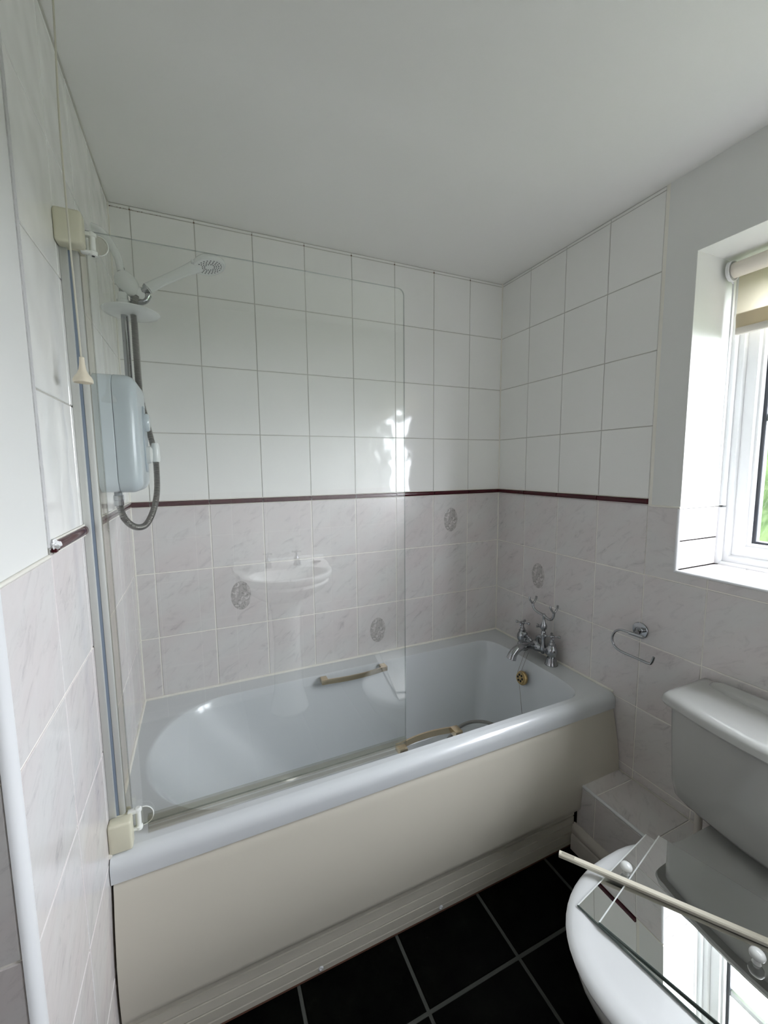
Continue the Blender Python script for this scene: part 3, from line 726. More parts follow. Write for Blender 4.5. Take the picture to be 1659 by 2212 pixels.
sp = smooth_path([(TX-0.005, -0.341, TZ+0.050), (TX-0.050, -0.341, TZ+0.060), (TX-0.088, -0.341, TZ+0.062), (TX-0.118, -0.341, TZ+0.054), (TX-0.138, -0.341, TZ+0.036), (TX-0.147, -0.341, TZ+0.016)], 6)
P('spout', T(sp, [0.0150+0.0065*(i/(len(sp)-1))**1.8 for i in range(len(sp))], 20), chrome, mx, 45)
P('aerator', LA((TX-0.1470, -0.341, TZ+0.0165), (-0.4, 0, -1), [(0.0190, 0), (0.0180, 0.002), (0.015, 0.0022), (0, 0.0023)], 20), black, mx, 40)
CXX = TX-0.002
P('riser', LA((CXX, -0.382, TZ+0.030), (0, 0, 1), [(0.006, 0), (0.013, 0.010), (0.0155, 0.022), (0.013, 0.036), (0.0095, 0.048), (0.009, 0.074), (0.0125, 0.076), (0.0130, 0.086), (0.0105, 0.088), (0.0105, 0.102), (0.0075, 0.107), (0.010, 0.112), (0.0145, 0.120), (0.0155, 0.128), (0.0125, 0.138), (0.0075, 0.146), (0.0055, 0.162), (0.0045, 0.186), (0, 0.187)], 24), chrome, mx, 35)
P('hose_outlet', LA((CXX-0.008, -0.380, TZ+0.156), (-0.6, 0.8, 0.1), [(0.006, 0), (0.006, 0.014), (0.0085, 0.015), (0.0085, 0.023), (0, 0.023)], 16), chrome, mx, 40)
P('link_pipe', T(smooth_path([(TX, -0.345, TZ+0.078), (TX-0.004, -0.352, TZ+0.096), (TX-0.003, -0.364, TZ+0.104), (CXX, -0.377, TZ+0.100)], 6), 0.0085, 16), chrome, mx, 45)
cr = P('cradle', T(smooth_path([(CXX-0.004, -0.316, TZ+0.246), (CXX-0.004, -0.322, TZ+0.226), (CXX-0.002, -0.340, TZ+0.214), (CXX, -0.362, TZ+0.210), (CXX, -0.382, TZ+0.208), (CXX, -0.405, TZ+0.200), (CXX-0.001, -0.424, TZ+0.203), (CXX-0.003, -0.438, TZ+0.220), (CXX-0.003, -0.441, TZ+0.240)], 6), 0.0056, 12), chrome, mx, 45)
P('cradle_stem', LA((CXX, -0.382, TZ+0.180), (0, 0, 1), [(0.006, 0), (0.0055, 0.015), (0.0085, 0.028), (0.004, 0.034)], 16), chrome, cr, 40)
for y, z0 in ((-0.316, TZ+0.246), (-0.441, TZ+0.240)):
    P('cradle_fork', T(smooth_path([(CXX-0.020, y+0.004, z0+0.030), (CXX-0.021, y+0.002, z0+0.020), (CXX-0.012, y, z0+0.006), (CXX-0.003, y, z0-0.001), (CXX+0.006, y, z0+0.006), (CXX+0.014, y-0.002, z0+0.020), (CXX+0.013, y-0.004, z0+0.030)], 5), lambda t: 0.0050-0.0006*sin(pi*t), 10), chrome, cr, 50)

# coiled hose lying in the bath
def ribbed(pts, r, pitch=0.0042, amp=0.0008, n=12):
    pts = even(smooth_path(pts, 14), pitch/2)
    return T(pts, [r+(amp if i % 2 else -amp) for i in range(len(pts))], n)
hz = RZ-0.38+0.012
hs = thing('hand_shower_hose', 'coiled metal hose of the tap handset lying in the bath', 'hose', (1.15, -0.40, hz))
loop = []
P('hose', ribbed([(0.86, -0.50, 0.275), (0.93, -0.492, 0.315), (1.00, -0.470, 0.335), (1.08, -0.42, 0.352), (1.16, -0.385, 0.365), (1.24, -0.38, 0.366), (1.32, -0.41, 0.348), (1.38, -0.46, 0.30), (1.36, -0.50, 0.235), (1.28, -0.47, 0.20), (1.15, -0.42, 0.197), (1.03, -0.36, 0.197), (0.98, -0.28, 0.197), (1.08, -0.235, 0.197), (1.2, -0.25, 0.197)], 0.0066), hose_m, hs, 50)

# ------------------------------------------------------------------ shower screen
GY = -0.655
scr = thing('shower_screen', 'clear frameless glass screen standing on the front bath rim', 'shower screen', (0.02, GY, RZ))
gx0, gx1, gz0, gz1 = 0.043, 0.776, RZ+0.022, 1.9265
def glass_panel():
    bm = bmesh.new(); r = 0.018
    pts = [(gx0, gz0), (gx1, gz0)] + [(gx1-r+r*cos(t), gz1-r+r*sin(t)) for t in [pi/2*k/6 for k in range(7)]] + [(gx0, gz1)]
    a = [bm.verts.new((x, GY-0.003, z)) for x, z in pts]; b = [bm.verts.new((x, GY+0.003, z)) for x, z in pts]; n = len(pts)
    bm.faces.new(a); bm.faces.new(b)
    for k in range(n): bm.faces.new((a[k], a[(k+1) % n], b[(k+1) % n], b[k])).material_index = 1
    return bm
P('glass', glass_panel(), [screen_glass, screen_edge], scr)
P('wall_channel', B(0.0, 0.014, GY-0.014, GY+0.016, RZ, 1.90, bevel=0.002), alu, scr, 35)
P('pivot_profile', B(0.019, 0.032, GY-0.010, GY+0.010, RZ+0.012, 1.905, bevel=0.004), alu, scr, 35)
P('hinge_seal', B(0.013, 0.0195, GY-0.0085, GY+0.008, RZ+0.012, 1.900), seal_blue, scr)
P('glass_seal', B(0.032, 0.0445, GY-0.005, GY+0.005, RZ+0.02, 1.925, bevel=0.001), seal_clear, scr, 35)
pr = [(-0.007, RZ+0.040), (-0.0045, RZ+0.042), (-0.0045, RZ+0.018), (0.0045, RZ+0.018), (0.0045, RZ+0.042), (0.007, RZ+0.040), (0.007, RZ+0.014), (0.002, RZ+0.012), (0.006, RZ-0.003), (0.003, RZ-0.004), (-0.001, RZ+0.011), (-0.006, RZ-0.001), (-0.009, RZ+0.001), (-0.007, RZ+0.014)]
P('bottom_seal', extrude(bmesh.new(), pr, lambda a, b, t: Vector((t, GY+a, b)), 0.075, gx1+0.001), seal_clear, scr, 25)
def bracket(zb_, zt, lab):
    o = P('bracket', B(0.0, 0.0475, -0.700, -0.668, zb_, zt, bevel=0.006, seg=3), cream, scr, 35); o['label'] = lab
    P('bracket', B(0.0, 0.040, -0.668, -0.640, zb_, zt-0.003, bevel=0.003), cream, scr, 35)
    return o
bracket(RZ+0.0015, RZ+0.072, 'cream plastic bracket resting on the bath rim')
bracket(1.880, 1.944, 'cream plastic bracket at the top of the screen')
for z0, z1 in ((RZ+0.020, RZ+0.075), (1.876, 1.922)):
    h = P('hinge_pin', LA((0.057, GY-0.008, z0), (0, 0, 1), [(0, 0), (0.0075, 0), (0.0085, 0.004), (0.0085, 0.008), (0.006, 0.010), (0.006, z1-z0-0.010), (0.0085, z1-z0-0.008), (0.0085, z1-z0-0.003), (0.005, z1-z0), (0, z1-z0)], 18), clearish, scr, 40)
    P('hinge_pin_end', LA((0.057, GY-0.008, z0-0.0008), (0, 0, 1), [(0, 0), (0.003, 0), (0.003, 0.001), (0, 0.001)], 10), black, h)
    zc = (z0+z1)/2
    bm = bmesh.new(); n = 18; R_ = (z1-z0)/2-0.004
    pts = [(0.057, zc-R_)] + [(0.066+R_*sin(pi*k/n)*0.95, zc-R_*cos(pi*k/n)) for k in range(n+1)] + [(0.057, zc+R_)]
    a = [bm.verts.new((x, GY-0.0062, z)) for x, z in pts]; b = [bm.verts.new((x, GY-0.0032, z)) for x, z in pts]
    bm.faces.new(a); bm.faces.new(b)
    for k in range(len(pts)): bm.faces.new((a[k], a[(k+1) % len(pts)], b[(k+1) % len(pts)], b[k]))
    P('glass_clip', bm, seal_clear, scr, 30)
    P('clip_rim', T([(x, GY-0.005, z) for x, z in pts[1:-1]], 0.0013, 8), clearish, scr, 50)
    P('clip_arm', B(0.036, 0.060, GY-0.016, GY-0.002, z1-0.010, z1-0.002, bevel=0.002), clearish, scr, 35)
    P('clip_arm', B(0.036, 0.060, GY-0.016, GY-0.002, z0+0.002, z0+0.008, bevel=0.002), clearish, scr, 35)

# ------------------------------------------------------------------ electric shower
sh = thing('electric_shower', 'pale blue white electric shower unit on the left tiled wall', 'shower', (0.0, -0.43, 1.39))
def rbox(x0, x1, y0, y1, z0, z1, rz, rx):
    """box rounded in the wall plane (rz) with a domed front edge (rx)"""
    bm = bmesh.new(); rings = []
    def outline(ins, X):
        p = []; r = max(rz-ins, 0.003)
        for cy_, cz_, a0 in ((y1-r-ins, z1-r-ins, 0), (y0+r+ins, z1-r-ins, pi/2), (y0+r+ins, z0+r+ins, pi), (y1-r-ins, z0+r+ins, 3*pi/2)):
            for k in range(7): t = a0+pi/2*k/6; p.append(Vector((X, cy_+r*cos(t), cz_+r*sin(t))))
        return p
    rings.append(outline(0.0, x0))
    for k in range(7):
        t = pi/2*k/6; rings.append(outline(rx*(1-cos(t)), x1-rx+rx*sin(t)))
    rings.append([p.lerp(Vector((x1, (y0+y1)/2, (z0+z1)/2)), 0.7)+Vector((0.002, 0, 0)) for p in rings[-1]])
    loft(bm, rings, True, True); return bm
P('back_plate', rbox(0.0, 0.020, -0.520, -0.335, 1.400, 1.655, 0.018, 0.004), blue_white, sh, 35)
P('casing', rbox(0.010, 0.050, -0.532, -0.322, 1.382, 1.672, 0.035, 0.003), blue_white, sh, 35)
cv = P('cover', rbox(0.051, 0.101, -0.532, -0.322, 1.380, 1.673, 0.040, 0.026), blue_white, sh, 35)
P('seam', rbox(0.0495, 0.0518, -0.5305, -0.3235, 1.3835, 1.6705, 0.038, 0.0005), mat('grey_seam', (0.16, 0.19, 0.22), 0.5), sh, 35)
bm = bmesh.new(); n = 32
def ell(X, ry, rz_, ins=0): return [Vector((X, -0.415+(ry-ins)*cos(2*pi*k/n), 1.520+(rz_-ins)*sin(2*pi*k/n))) for k in range(n)]
loft(bm, [ell(0.100, 0.042, 0.090), ell(0.1045, 0.041, 0.089), ell(0.1055, 0.038, 0.086)]); P('fascia', bm, mat('blue_grey_fascia', (0.42, 0.48, 0.53), 0.3), cv, 40)
P('control_knob', LA((0.104, -0.415, 1.565), (1, 0, 0), [(0, 0), (0.024, 0), (0.024, 0.008), (0.021, 0.012), (0, 0.013)], 28), blue_white, sh, 40)
P('control_knob', LA((0.104, -0.415, 1.478), (1, 0, 0), [(0, 0), (0.024, 0), (0.023, 0.010), (0.018, 0.014), (0, 0.015)], 28), abs_white, sh, 40)
P('outlet', LA((0.040, -0.478, 1.384), (0, 0, -1), [(0.009, 0), (0.009, 0.012)], 20), mat('grey_outlet', (0.25, 0.27, 0.28), 0.4), sh, 35)
P('hose_nut', LA((0.040, -0.478, 1.373), (0, 0, -1), [(0, 0), (0.0115, 0), (0.0122, 0.002), (0.0122, 0.013), (0.0112, 0.014), (0.0112, 0.026), (0.010, 0.028), (0, 0.028)], 12), chrome, sh, 25)

RX, RY = 0.062, -0.300
rl = thing('shower_rail', 'chrome riser rail with white end mount and slider on the left wall', 'rail', (0.0, RY, 1.60))
P('rail', T([(RX, RY, 1.42), (RX, RY, 2.005)], 0.0095, 20), chrome, rl, 40)
sec = smooth_path([(0.001, RY, 2.098), (0.020, RY-0.004, 2.090), (0.040, RY-0.004, 2.066), (0.056, RY-0.002, 2.032), (RX, RY, 1.995)], 6)
P('end_mount', T(sec, lambda t: 0.0165-0.004*t, 18, flat=0.75), abs_white, rl, 45)
P('end_mount', T(smooth_path([(0.001, RY, 1.405), (0.03, RY, 1.400), (0.055, RY, 1.41), (RX, RY, 1.43)], 5), 0.011, 16), abs_white, rl, 45)
sl = P('slider', LA((RX-0.006, RY-0.002, 1.990), (0.62, 0, -0.86), [(0, 0), (0.018, 0.003), (0.025, 0.014), (0.027, 0.028), (0.025, 0.044), (0.018, 0.058), (0.009, 0.068), (0, 0.071)], 26), abs_white, rl, 40)
P('slider_grip', LA((RX+0.020, RY+0.006, 1.955), (0.75, 0.1, -0.62), [(0, 0), (0.019, 0.004), (0.021, 0.018), (0.020, 0.040), (0.014, 0.050), (0, 0.053)], 24), abs_white, rl, 40)
P('handset_holder', T(smooth_path([(RX+0.018, RY, 1.922), (RX+0.036, RY, 1.920), (RX+0.054, RY, 1.925), (RX+0.064, RY, 1.942)], 5), 0.0095, 14), chrome, rl, 45)
P('collar', LA((RX, RY, 1.885), (0, 0, 1), [(0.0, 0), (0.0165, 0), (0.0165, 0.032), (0.0125, 0.034), (0.0125, 0.052), (0, 0.052)], 22), abs_white, rl, 35)
# soap dish round the rail
bm = lathe(bmesh.new(), (0.079, RY, 1.8755), (0.02, 0.0, 1), [(0, 0), (0.050, 0.0015), (0.069, 0.006), (0.0735, 0.011), (0.0725, 0.0135), (0.067, 0.011), (0.048, 0.007), (0, 0.006)], 48)
sd = thing('soap_dish', 'round white soap dish clipped on the shower rail', 'soap dish', (0.079, RY, 1.875)); P('dish', bm, abs_white, sd, 45)

hd = thing('shower_handset', 'white shower head in the rail holder, pointing towards the bath', 'shower head', (0.122, RY, 1.962))
hp = smooth_path([(0.124, RY, 1.958), (0.158, RY-0.001, 1.981), (0.195, RY-0.002, 2.004), (0.232, RY-0.004, 2.026), (0.266, RY-0.005, 2.046)], 6)
P('handle', T(hp, lambda t: 0.0150-0.0020*sin(pi*min(t*1.3, 1))+0.004*max(0, t-0.75)/0.25, 20), abs_white, hd, 45)
hn = Vector((0.20, -0.12, -1)).normalized(); hc = Vector((0.292, RY-0.006, 2.058))
hb = P('head', LA(hc, hn, [(0, -0.012), (0.022, -0.011), (0.038, -0.006), (0.0465, 0.003), (0.0485, 0.010), (0.047, 0.014), (0.0455, 0.0155), (0.043, 0.016), (0.042, 0.0145), (0, 0.0145)], 36), abs_white, hd, 35)
hu, hv = frame_from(hn); bm = bmesh.new()
for rr_, cnt in ((0.034, 22), (0.027, 18), (0.0205, 14), (0.0145, 12)):
    for k in range(cnt):
        a = 2*pi*k/cnt+rr_*90; c = hc+hn*0.0142+hu*(rr_*cos(a))+hv*(rr_*sin(a)); lathe(bm, c, hn, [(0, 0), (0.0021, 0), (0.0019, 0.0014), (0, 0.0016)], 6)
o = P('nozzle_field', bm, rubber, hb); o['kind'] = 'stuff'
P('lever', B(0.244, 0.252, RY-0.036, RY-0.022, 2.038, 2.046, bevel=0.002), abs_white, hd, 35)
cd = Vector((-0.70, 0.0, -0.62)).normalized()
P('hose_cone', LA(Vector((0.124, RY, 1.958)), cd, [(0.0155, -0.002), (0.0135, 0.004), (0.010, 0.008), (0.0085, 0.016), (0.009, 0.024), (0, 0.025)], 20), chrome, hd, 35)
ho = thing('shower_hose', 'ribbed grey metal hose looping below the electric shower', 'hose', (0.08, -0.40, 1.27))
pth = [(0.105, RY, 1.944), (0.097, RY-0.004, 1.930), (0.088, RY-0.010, 1.905), (0.086, RY-0.012, 1.880), (0.086, RY-0.010, 1.83), (0.085, RY-0.008, 1.76), (0.086, RY-0.008, 1.68), (0.092, RY, 1.62), (0.104, RY-0.004, 1.55), (0.116, RY-0.014, 1.48), (0.118, RY-0.03, 1.41), (0.115, -0.345, 1.36), (0.105, -0.375, 1.315), (0.088, -0.41, 1.283), (0.066, -0.445, 1.285), (0.048, -0.470, 1.312), (0.040, -0.478, 1.35)]
P('hose', ribbed(pth, 0.0078, pitch=0.0048, amp=0.0009, n=14), hose_m, ho, 50)
P('hose_collar', LA((0.118, RY-0.018, 1.460), (0, 0, 1), [(0.0105, 0), (0.0125, 0.008), (0.0115, 0.045), (0.009, 0.055)], 16), abs_white, ho, 40)
# small hook on the back wall
hk = tag(link_mesh('wall_hook', LA((0.079, 0.0, 1.497), (0.25, -1, 0), [(0.0, 0), (0.0045, 0), (0.0055, 0.006), (0.0060, 0.026), (0.0045, 0.030), (0, 0.0305)], 16), abs_white, None, 40), 'small white peg on the back wall beside the shower unit', 'hook')

# pull cord ------------------------------------------------------------
pc = thing('light_pull_cord', 'cream light pull cord hanging from the ceiling in front of the screen', 'pull cord', (0.044, -0.78, HT))
P('cord', T(smooth_path([(0.050, -0.78, HT-0.001), (0.046, -0.78, 2.18), (0.042, -0.78, 2.05), (0.0415, -0.78, 1.9), (0.043, -0.78, 1.75), (0.044, -0.78, 1.645)], 8), 0.0016, 8), cord_m, pc, 60)
P('pull', LA((0.044, -0.78, 1.600), (0.02, 0, 1), [(0, 0.012), (0.010, 0.006), (0.0150, 0.0), (0.0162, 0.001), (0.0160, 0.006), (0.0135, 0.011), (0.0092, 0.0165), (0.0060, 0.024), (0.0046, 0.034), (0.0040, 0.046), (0, 0.048)], 24), ivory, pc, 45)
P('ceiling_rose', LA((0.050, -0.78, HT), (0, 0, -1), [(0, 0), (0.03, 0), (0.028, 0.012), (0.012, 0.018), (0, 0.018)], 24), abs_white, pc, 40)

# ------------------------------------------------------------------ toilet roll holder
th = thing('toilet_roll_holder', 'chrome toilet roll holder without a roll on the right tiled wall', 'toilet roll holder', (L, -0.792, 0.846))
P('wall_plate', LA((L, -0.792, 0.846), (-1, 0, 0), [(0, 0), (0.0285, 0), (0.0285, 0.004), (0.027, 0.006), (0.012, 0.0075), (0.0105, 0.010), (0, 0.010)], 36), chrome, th, 35)
P('post', T(smooth_path([(L-0.008, -0.792, 0.846), (L-0.030, -0.802, 0.846), (L-0.052, -0.808, 0.846)], 5), lambda t: 0.0095-0.003*t, 16), chrome, th, 45)
P('sleeve', T([(L-0.054, -0.838, 0.846), (L-0.054, -0.788, 0.844)], 0.0062, 16), chrome, th, 40)
hx = L-0.055
P('roll_arm', T(smooth_path([(hx, -0.800, 0.846), (hx, -0.775, 0.845), (hx, -0.752, 0.842), (hx, -0.733, 0.827), (hx, -0.724, 0.802), (hx, -0.730, 0.778), (hx, -0.750, 0.766), (hx, -0.775, 0.763), (hx, -0.820, 0.763), (hx, -0.862, 0.763), (hx, -0.872, 0.770), (hx, -0.879, 0.792)], 6), 0.0042, 14), chrome, th, 45)

# ------------------------------------------------------------------ boxing along the right wall
BXF, BZ = 1.458, 0.269
bx_o = thing('pipe_boxing', 'low tiled boxing running along the right wall behind the toilet', 'boxing', (1.55, -1.4, 0))
P('boxing_core', B(BXF+0.0025, L-0.001, YB+0.002, -0.722, 0.0, BZ-0.0025), grout_lo, bx_o)
def ptile(parent, *a, **k):
    o = tile(parent, *a, **k)
    if o: o.matrix_world = Matrix.Translation(-parent.location) @ o.matrix_world
    return o
us = [-0.722, -0.795, -0.995, -1.195, -1.395, -1.595, -1.795, -1.995, -2.165]
for b, a in zip(us, us[1:]):
    ptile(bx_o, BXF+0.006, L-0.002, a, b, (0, 0, BZ), (1, 0, 0), (0, 1, 0), marble_tile)
    ptile(bx_o, -b, -a, 0.0, BZ-0.008, (BXF, 0, 0), (0, -1, 0), (0, 0, 1), marble_tile)
P('edge_trim', T([(BXF+0.005, -0.722, BZ-0.0045), (BXF+0.005, YB+0.003, BZ-0.0045)], 0.0062, 12), upvc, bx_o, 40)
pr = [(BXF-0.0005, 0), (BXF-0.0005, 0.104), (BXF-0.004, 0.104), (BXF-0.010, 0.098), (BXF-0.0165, 0.086), (BXF-0.018, 0.074), (BXF-0.016, 0.066), (BXF-0.013, 0.062), (BXF-0.018, 0.058), (BXF-0.019, 0.052), (BXF-0.019, 0)]
sk = structure('baseboard_right', extrude(bmesh.new(), pr, lambda a, b, t: Vector((a, t, b)), -0.7165, YB+0.003), skirt_m, smooth=30)

# ------------------------------------------------------------------ toilet
TY = -1.275
to = thing('toilet', 'white close coupled toilet with lid shut in front of the boxing', 'toilet', (1.2, TY, 0))
def sup(cx_, cy_, a, b, e, n=48, z=0.0, flatx=None):
    r = []
    for k in range(n):
        t = 2*pi*k/n; c, s = cos(t), sin(t); x = cx_+a*abs(c)**e*(1 if c >= 0 else -1); y = cy_+b*abs(s)**e*(1 if s >= 0 else -1)
        if flatx is not None: x = min(x, flatx)
        r.append(Vector((x, y, z)))
    return r
def cist_ring(z, x0, x1, hw, bow, r=0.035, nn=10, dx=0):
    """outline with bowed front (towards -x)"""
    p = []
    for k in range(nn+1):
        s = -1+2*k/nn; p.append((x0-bow*(1-s*s), TY+(hw-r)*s))
    for k in range(1, 7): t = pi/2*k/6; p.append((x0+r-r*cos(t), TY+hw-r+r*sin(t)))
    for k in range(5): p.append((x0+r+(x1-x0-r)*(k+1)/5*1.0, TY+hw))
    for k in range(1, nn): p.append((x1, TY+hw-2*hw*k/nn))
    for k in range(5): p.append((x1-(x1-x0-r)*k/5, TY-hw))
    for k in range(1, 7): t = pi/2*k/6; p.append((x0+r-r*sin(t), TY-hw+r-r*cos(t)))
    return [Vector((a, b, z)) for a, b in p]
bm = bmesh.new()
loft(bm, [cist_ring(0.436, 1.520, 1.615, 0.165, 0.012), cist_ring(0.438, 1.500, 1.625, 0.190, 0.018), cist_ring(0.447, 1.480, 1.632, 0.222, 0.022), cist_ring(0.466, 1.468, 1.636, 0.244, 0.025), cist_ring(0.50, 1.463, 1.638, 0.251, 0.027), cist_ring(0.62, 1.457, 1.640, 0.256, 0.030), cist_ring(0.742, 1.452, 1.642, 0.259, 0.032)])
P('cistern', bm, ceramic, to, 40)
bm = bmesh.new()
loft(bm, [cist_ring(0.742, 1.446, 1.646, 0.266, 0.034), cist_ring(0.743, 1.436, 1.650, 0.274, 0.036), cist_ring(0.750, 1.433, 1.652, 0.277, 0.037), cist_ring(0.764, 1.436, 1.651, 0.274, 0.036), cist_ring(0.772, 1.444, 1.648, 0.266, 0.035), cist_ring(0.776, 1.460, 1.640, 0.250, 0.030), cist_ring(0.779, 1.50, 1.63, 0.20, 0.02)])
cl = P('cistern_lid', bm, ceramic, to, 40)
bm = bmesh.new(); rr = []
for z, ins in ((0.772, 0), (0.780, 0.002), (0.787, 0.006), (0.790, 0.014), (0.7905, 0.03)):
    n = 40; r = []
    for k in range(n):
        t = 2*pi*k/n; c, s = cos(t), sin(t)
        r.append(Vector((1.615+(0.036-ins*0.8)*abs(c)**0.7*(1 if c > 0 else -1)-0.012*(1-s*s), TY+(0.235-ins*2)*abs(s)**0.6*(1 if s > 0 else -1), z)))
    rr.append(r)
loft(bm, rr); P('lid_ledge', bm, ceramic, cl, 40)
P('flush_button', LA((1.50, TY-0.10, 0.778), (0, 0, 1), [(0.02, 0), (0.02, 0.004), (0.017, 0.006), (0, 0.006)], 24), chrome, to, 40)
# pan
bm = bmesh.new(); px = 1.14
rings = [sup(1.24, TY, 0.205, 0.115, 0.8, z=0.0), sup(1.24, TY, 0.200, 0.108, 0.8, z=0.03), sup(1.245, TY, 0.185, 0.092, 0.8, z=0.10), sup(1.24, TY, 0.190, 0.10, 0.8, z=0.18), sup(1.21, TY, 0.225, 0.135, 0.8, z=0.25), sup(1.18, TY, 0.262, 0.168, 0.85, z=0.31), sup(1.165, TY, 0.272, 0.186, 0.9, z=0.36), sup(1.16, TY, 0.272, 0.189, 0.9, z=0.385), sup(1.16, TY, 0.266, 0.184, 0.9, z=0.393), sup(1.16, TY, 0.16, 0.10, 0.9, z=0.394)]
loft(bm, rings)
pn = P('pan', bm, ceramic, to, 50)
bm = bmesh.new(); rings = []
for z, w1, w2, ins in ((0.30, 0.10, 0.11, 0.02), (0.33, 0.145, 0.135, 0.008), (0.37, 0.165, 0.155, 0.0), (0.395, 0.168, 0.160, 0.0), (0.408, 0.163, 0.156, 0.005), (0.413, 0.150, 0.145, 0.014)):
    x0, x1 = 1.30, 1.600-ins; r = []
    pts = []
    n = 12
    for k in range(n+1): s = k/n; pts.append((x0+(x1-0.02-x0)*s, w1+(w2-w1)*s+0.018*max(0, 1-s*3)))
    for k in range(1, 6): t = pi/2*k/5; pts.append((x1-0.02+0.02*sin(t), w2-0.02+0.02*cos(t)))
    full = [Vector((a, TY+b, z)) for a, b in pts] + [Vector((a, TY-b, z)) for a, b in reversed(pts)]
    rings.append(full)
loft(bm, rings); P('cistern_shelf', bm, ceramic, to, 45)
P('pan_neck', B(1.40, BXF, TY-0.09, TY+0.09, 0.0, 0.32, bevel=0.02, seg=3), ceramic, to, 40)
# seat and lid
def seat_ring(z, ins, bk=1.335):
    r = []
    for k in range(56):
        t = 2*pi*k/56; c, s = cos(t), sin(t)
        x = 1.145+((0.262-ins) if c < 0 else (0.205-ins))*abs(c)**(0.92 if c < 0 else 0.62)*(1 if c >= 0 else -1)
        y = TY+(0.208-ins)*abs(s)**0.88*(1 if s >= 0 else -1); r.append(Vector((x, y, z)))
    return r
bm = bmesh.new(); loft(bm, [seat_ring(0.396, 0.012), seat_ring(0.400, 0.004), seat_ring(0.407, 0.002), seat_ring(0.412, 0.006), seat_ring(0.413, 0.02)])
for v in bm.verts: v.co.z += 0.03*(v.co.x-1.16)-0.004
P('seat', bm, lid_m, to, 45)
bm = bmesh.new(); loft(bm, [seat_ring(0.4135, 0.014), seat_ring(0.414, 0.003), seat_ring(0.419, -0.001), seat_ring(0.425, 0.004), seat_ring(0.4285, 0.014), seat_ring(0.4295, 0.03), seat_ring(0.4285, 0.040), seat_ring(0.4275, 0.055), seat_ring(0.4275, 0.12)])
for v in bm.verts: v.co.z += 0.05*(v.co.x-1.16)-0.002
P('lid', bm, lid_m, to, 45)
for dy in (-0.075, 0.075):
    P('hinge', LA((1.350, TY+dy-0.014, 0.410), (0, 1, 0), [(0, 0), (0.009, 0), (0.009, 0.028), (0, 0.028)], 16), lid_m, to, 40)
tag(link_mesh('overflow_pipe', T([(1.600, -1.047, BZ), (1.600, -1.047, 0.470)], 0.0105, 16), skirt_m, None, 40), 'short white pipe between the boxing top and the cistern underside', 'pipe')

# ------------------------------------------------------------------ mirrors lying on the lid
MN = Vector((-0.05, -0.002, 1)).normalized(); MC = Vector((1.16, -1.25, 0.4325))
def on_plane(x, y, up=0.0):
    return Vector((x, y, MC.z-(MN.x*(x-MC.x)+MN.y*(y-MC.y))/MN.z+up))
def mirror(name, c, s_dir, l_dir, w, l, up, t, lab):
    '''c = corner nearest the bath and the wall; s_dir along the short side, l_dir along the long side; top face at height up'''
    bm = bmesh.new(); c = Vector((*c, 0)); s_ = Vector((*s_dir, 0)).normalized(); l_ = Vector((*l_dir, 0)); l_ = (l_-s_*l_.dot(s_)).normalized()
    q = [on_plane(p.x, p.y, up) for p in (c, c+s_*w, c+s_*w+l_*l, c+l_*l)]
    cc = sum(q, Vector())/4; dn = -MN*t
    ins = [(0.0032, 0.0010), (0.0032, 0.0008), (0.0008, 0.0008), (0.0008, 0.0010)]
    S3 = (q[1]-q[0]).normalized(); L3 = (q[3]-q[0]).normalized()
    b1, b2 = 0.0030, 0.0012                                       # broad edge coloured as a glint on the short sides, fine one on the long sides
    hi = [bm.verts.new(p) for p in (q[0]+L3*b1+S3*b2, q[1]+L3*b1-S3*b2, q[2]-L3*b1-S3*b2, q[3]-L3*b1+S3*b2)]
    m_ = [bm.verts.new(p-MN*0.0008) for p in q]; lo = [bm.verts.new(p+dn) for p in q]
    bm.faces.new(hi); bm.faces.new(lo).material_index = 2
    for k in range(4):
        bm.faces.new((hi[k], hi[(k+1) % 4], m_[(k+1) % 4], m_[k])).material_index = 1 if k in (0, 2) else 2
        bm.faces.new((m_[k], m_[(k+1) % 4], lo[(k+1) % 4], lo[k])).material_index = 2
    for v in bm.verts: v.co -= cc
    o = link_mesh(name, bm, [mirror_m, glint_edge, mirror_edge]); o.location = cc
    return tag(o, lab, 'mirror')
mirror('wall_mirror', (1.292, -1.080), (-0.3096, -0.0465), (0.03, -0.236), 0.313, 0.44, 0.0, 0.005, 'lower unframed mirror sheet lying on the toilet lid, its edge sticking out')
mirror('wall_mirror', (1.312, -1.1017), (-0.3214, -0.0744), (0.045, -0.213), 0.330, 0.44, 0.0056, 0.005, 'upper unframed mirror sheet lying on top of the other mirror')
def knob(x, y, z, lab, tilt=(0, 0, 1)):
    return tag(link_mesh('mirror_knob', LA((x, y, z), tilt, [(0, 0), (0.008, 0), (0.0065, 0.003), (0.0058, 0.008), (0.0085, 0.011), (0.0130, 0.015), (0.0138, 0.019), (0.0120, 0.0235), (0.007, 0.027), (0, 0.028)], 24), abs_white, None, 45), lab, 'knob')
knob(1.146, -1.128, on_plane(1.146, -1.128).z, 'white plastic knob standing on the lower mirror beside the rod')
knob(1.205, -1.366, on_plane(1.205, -1.366, 0.0056).z, 'white plastic knob standing on the upper mirror near the photo edge')
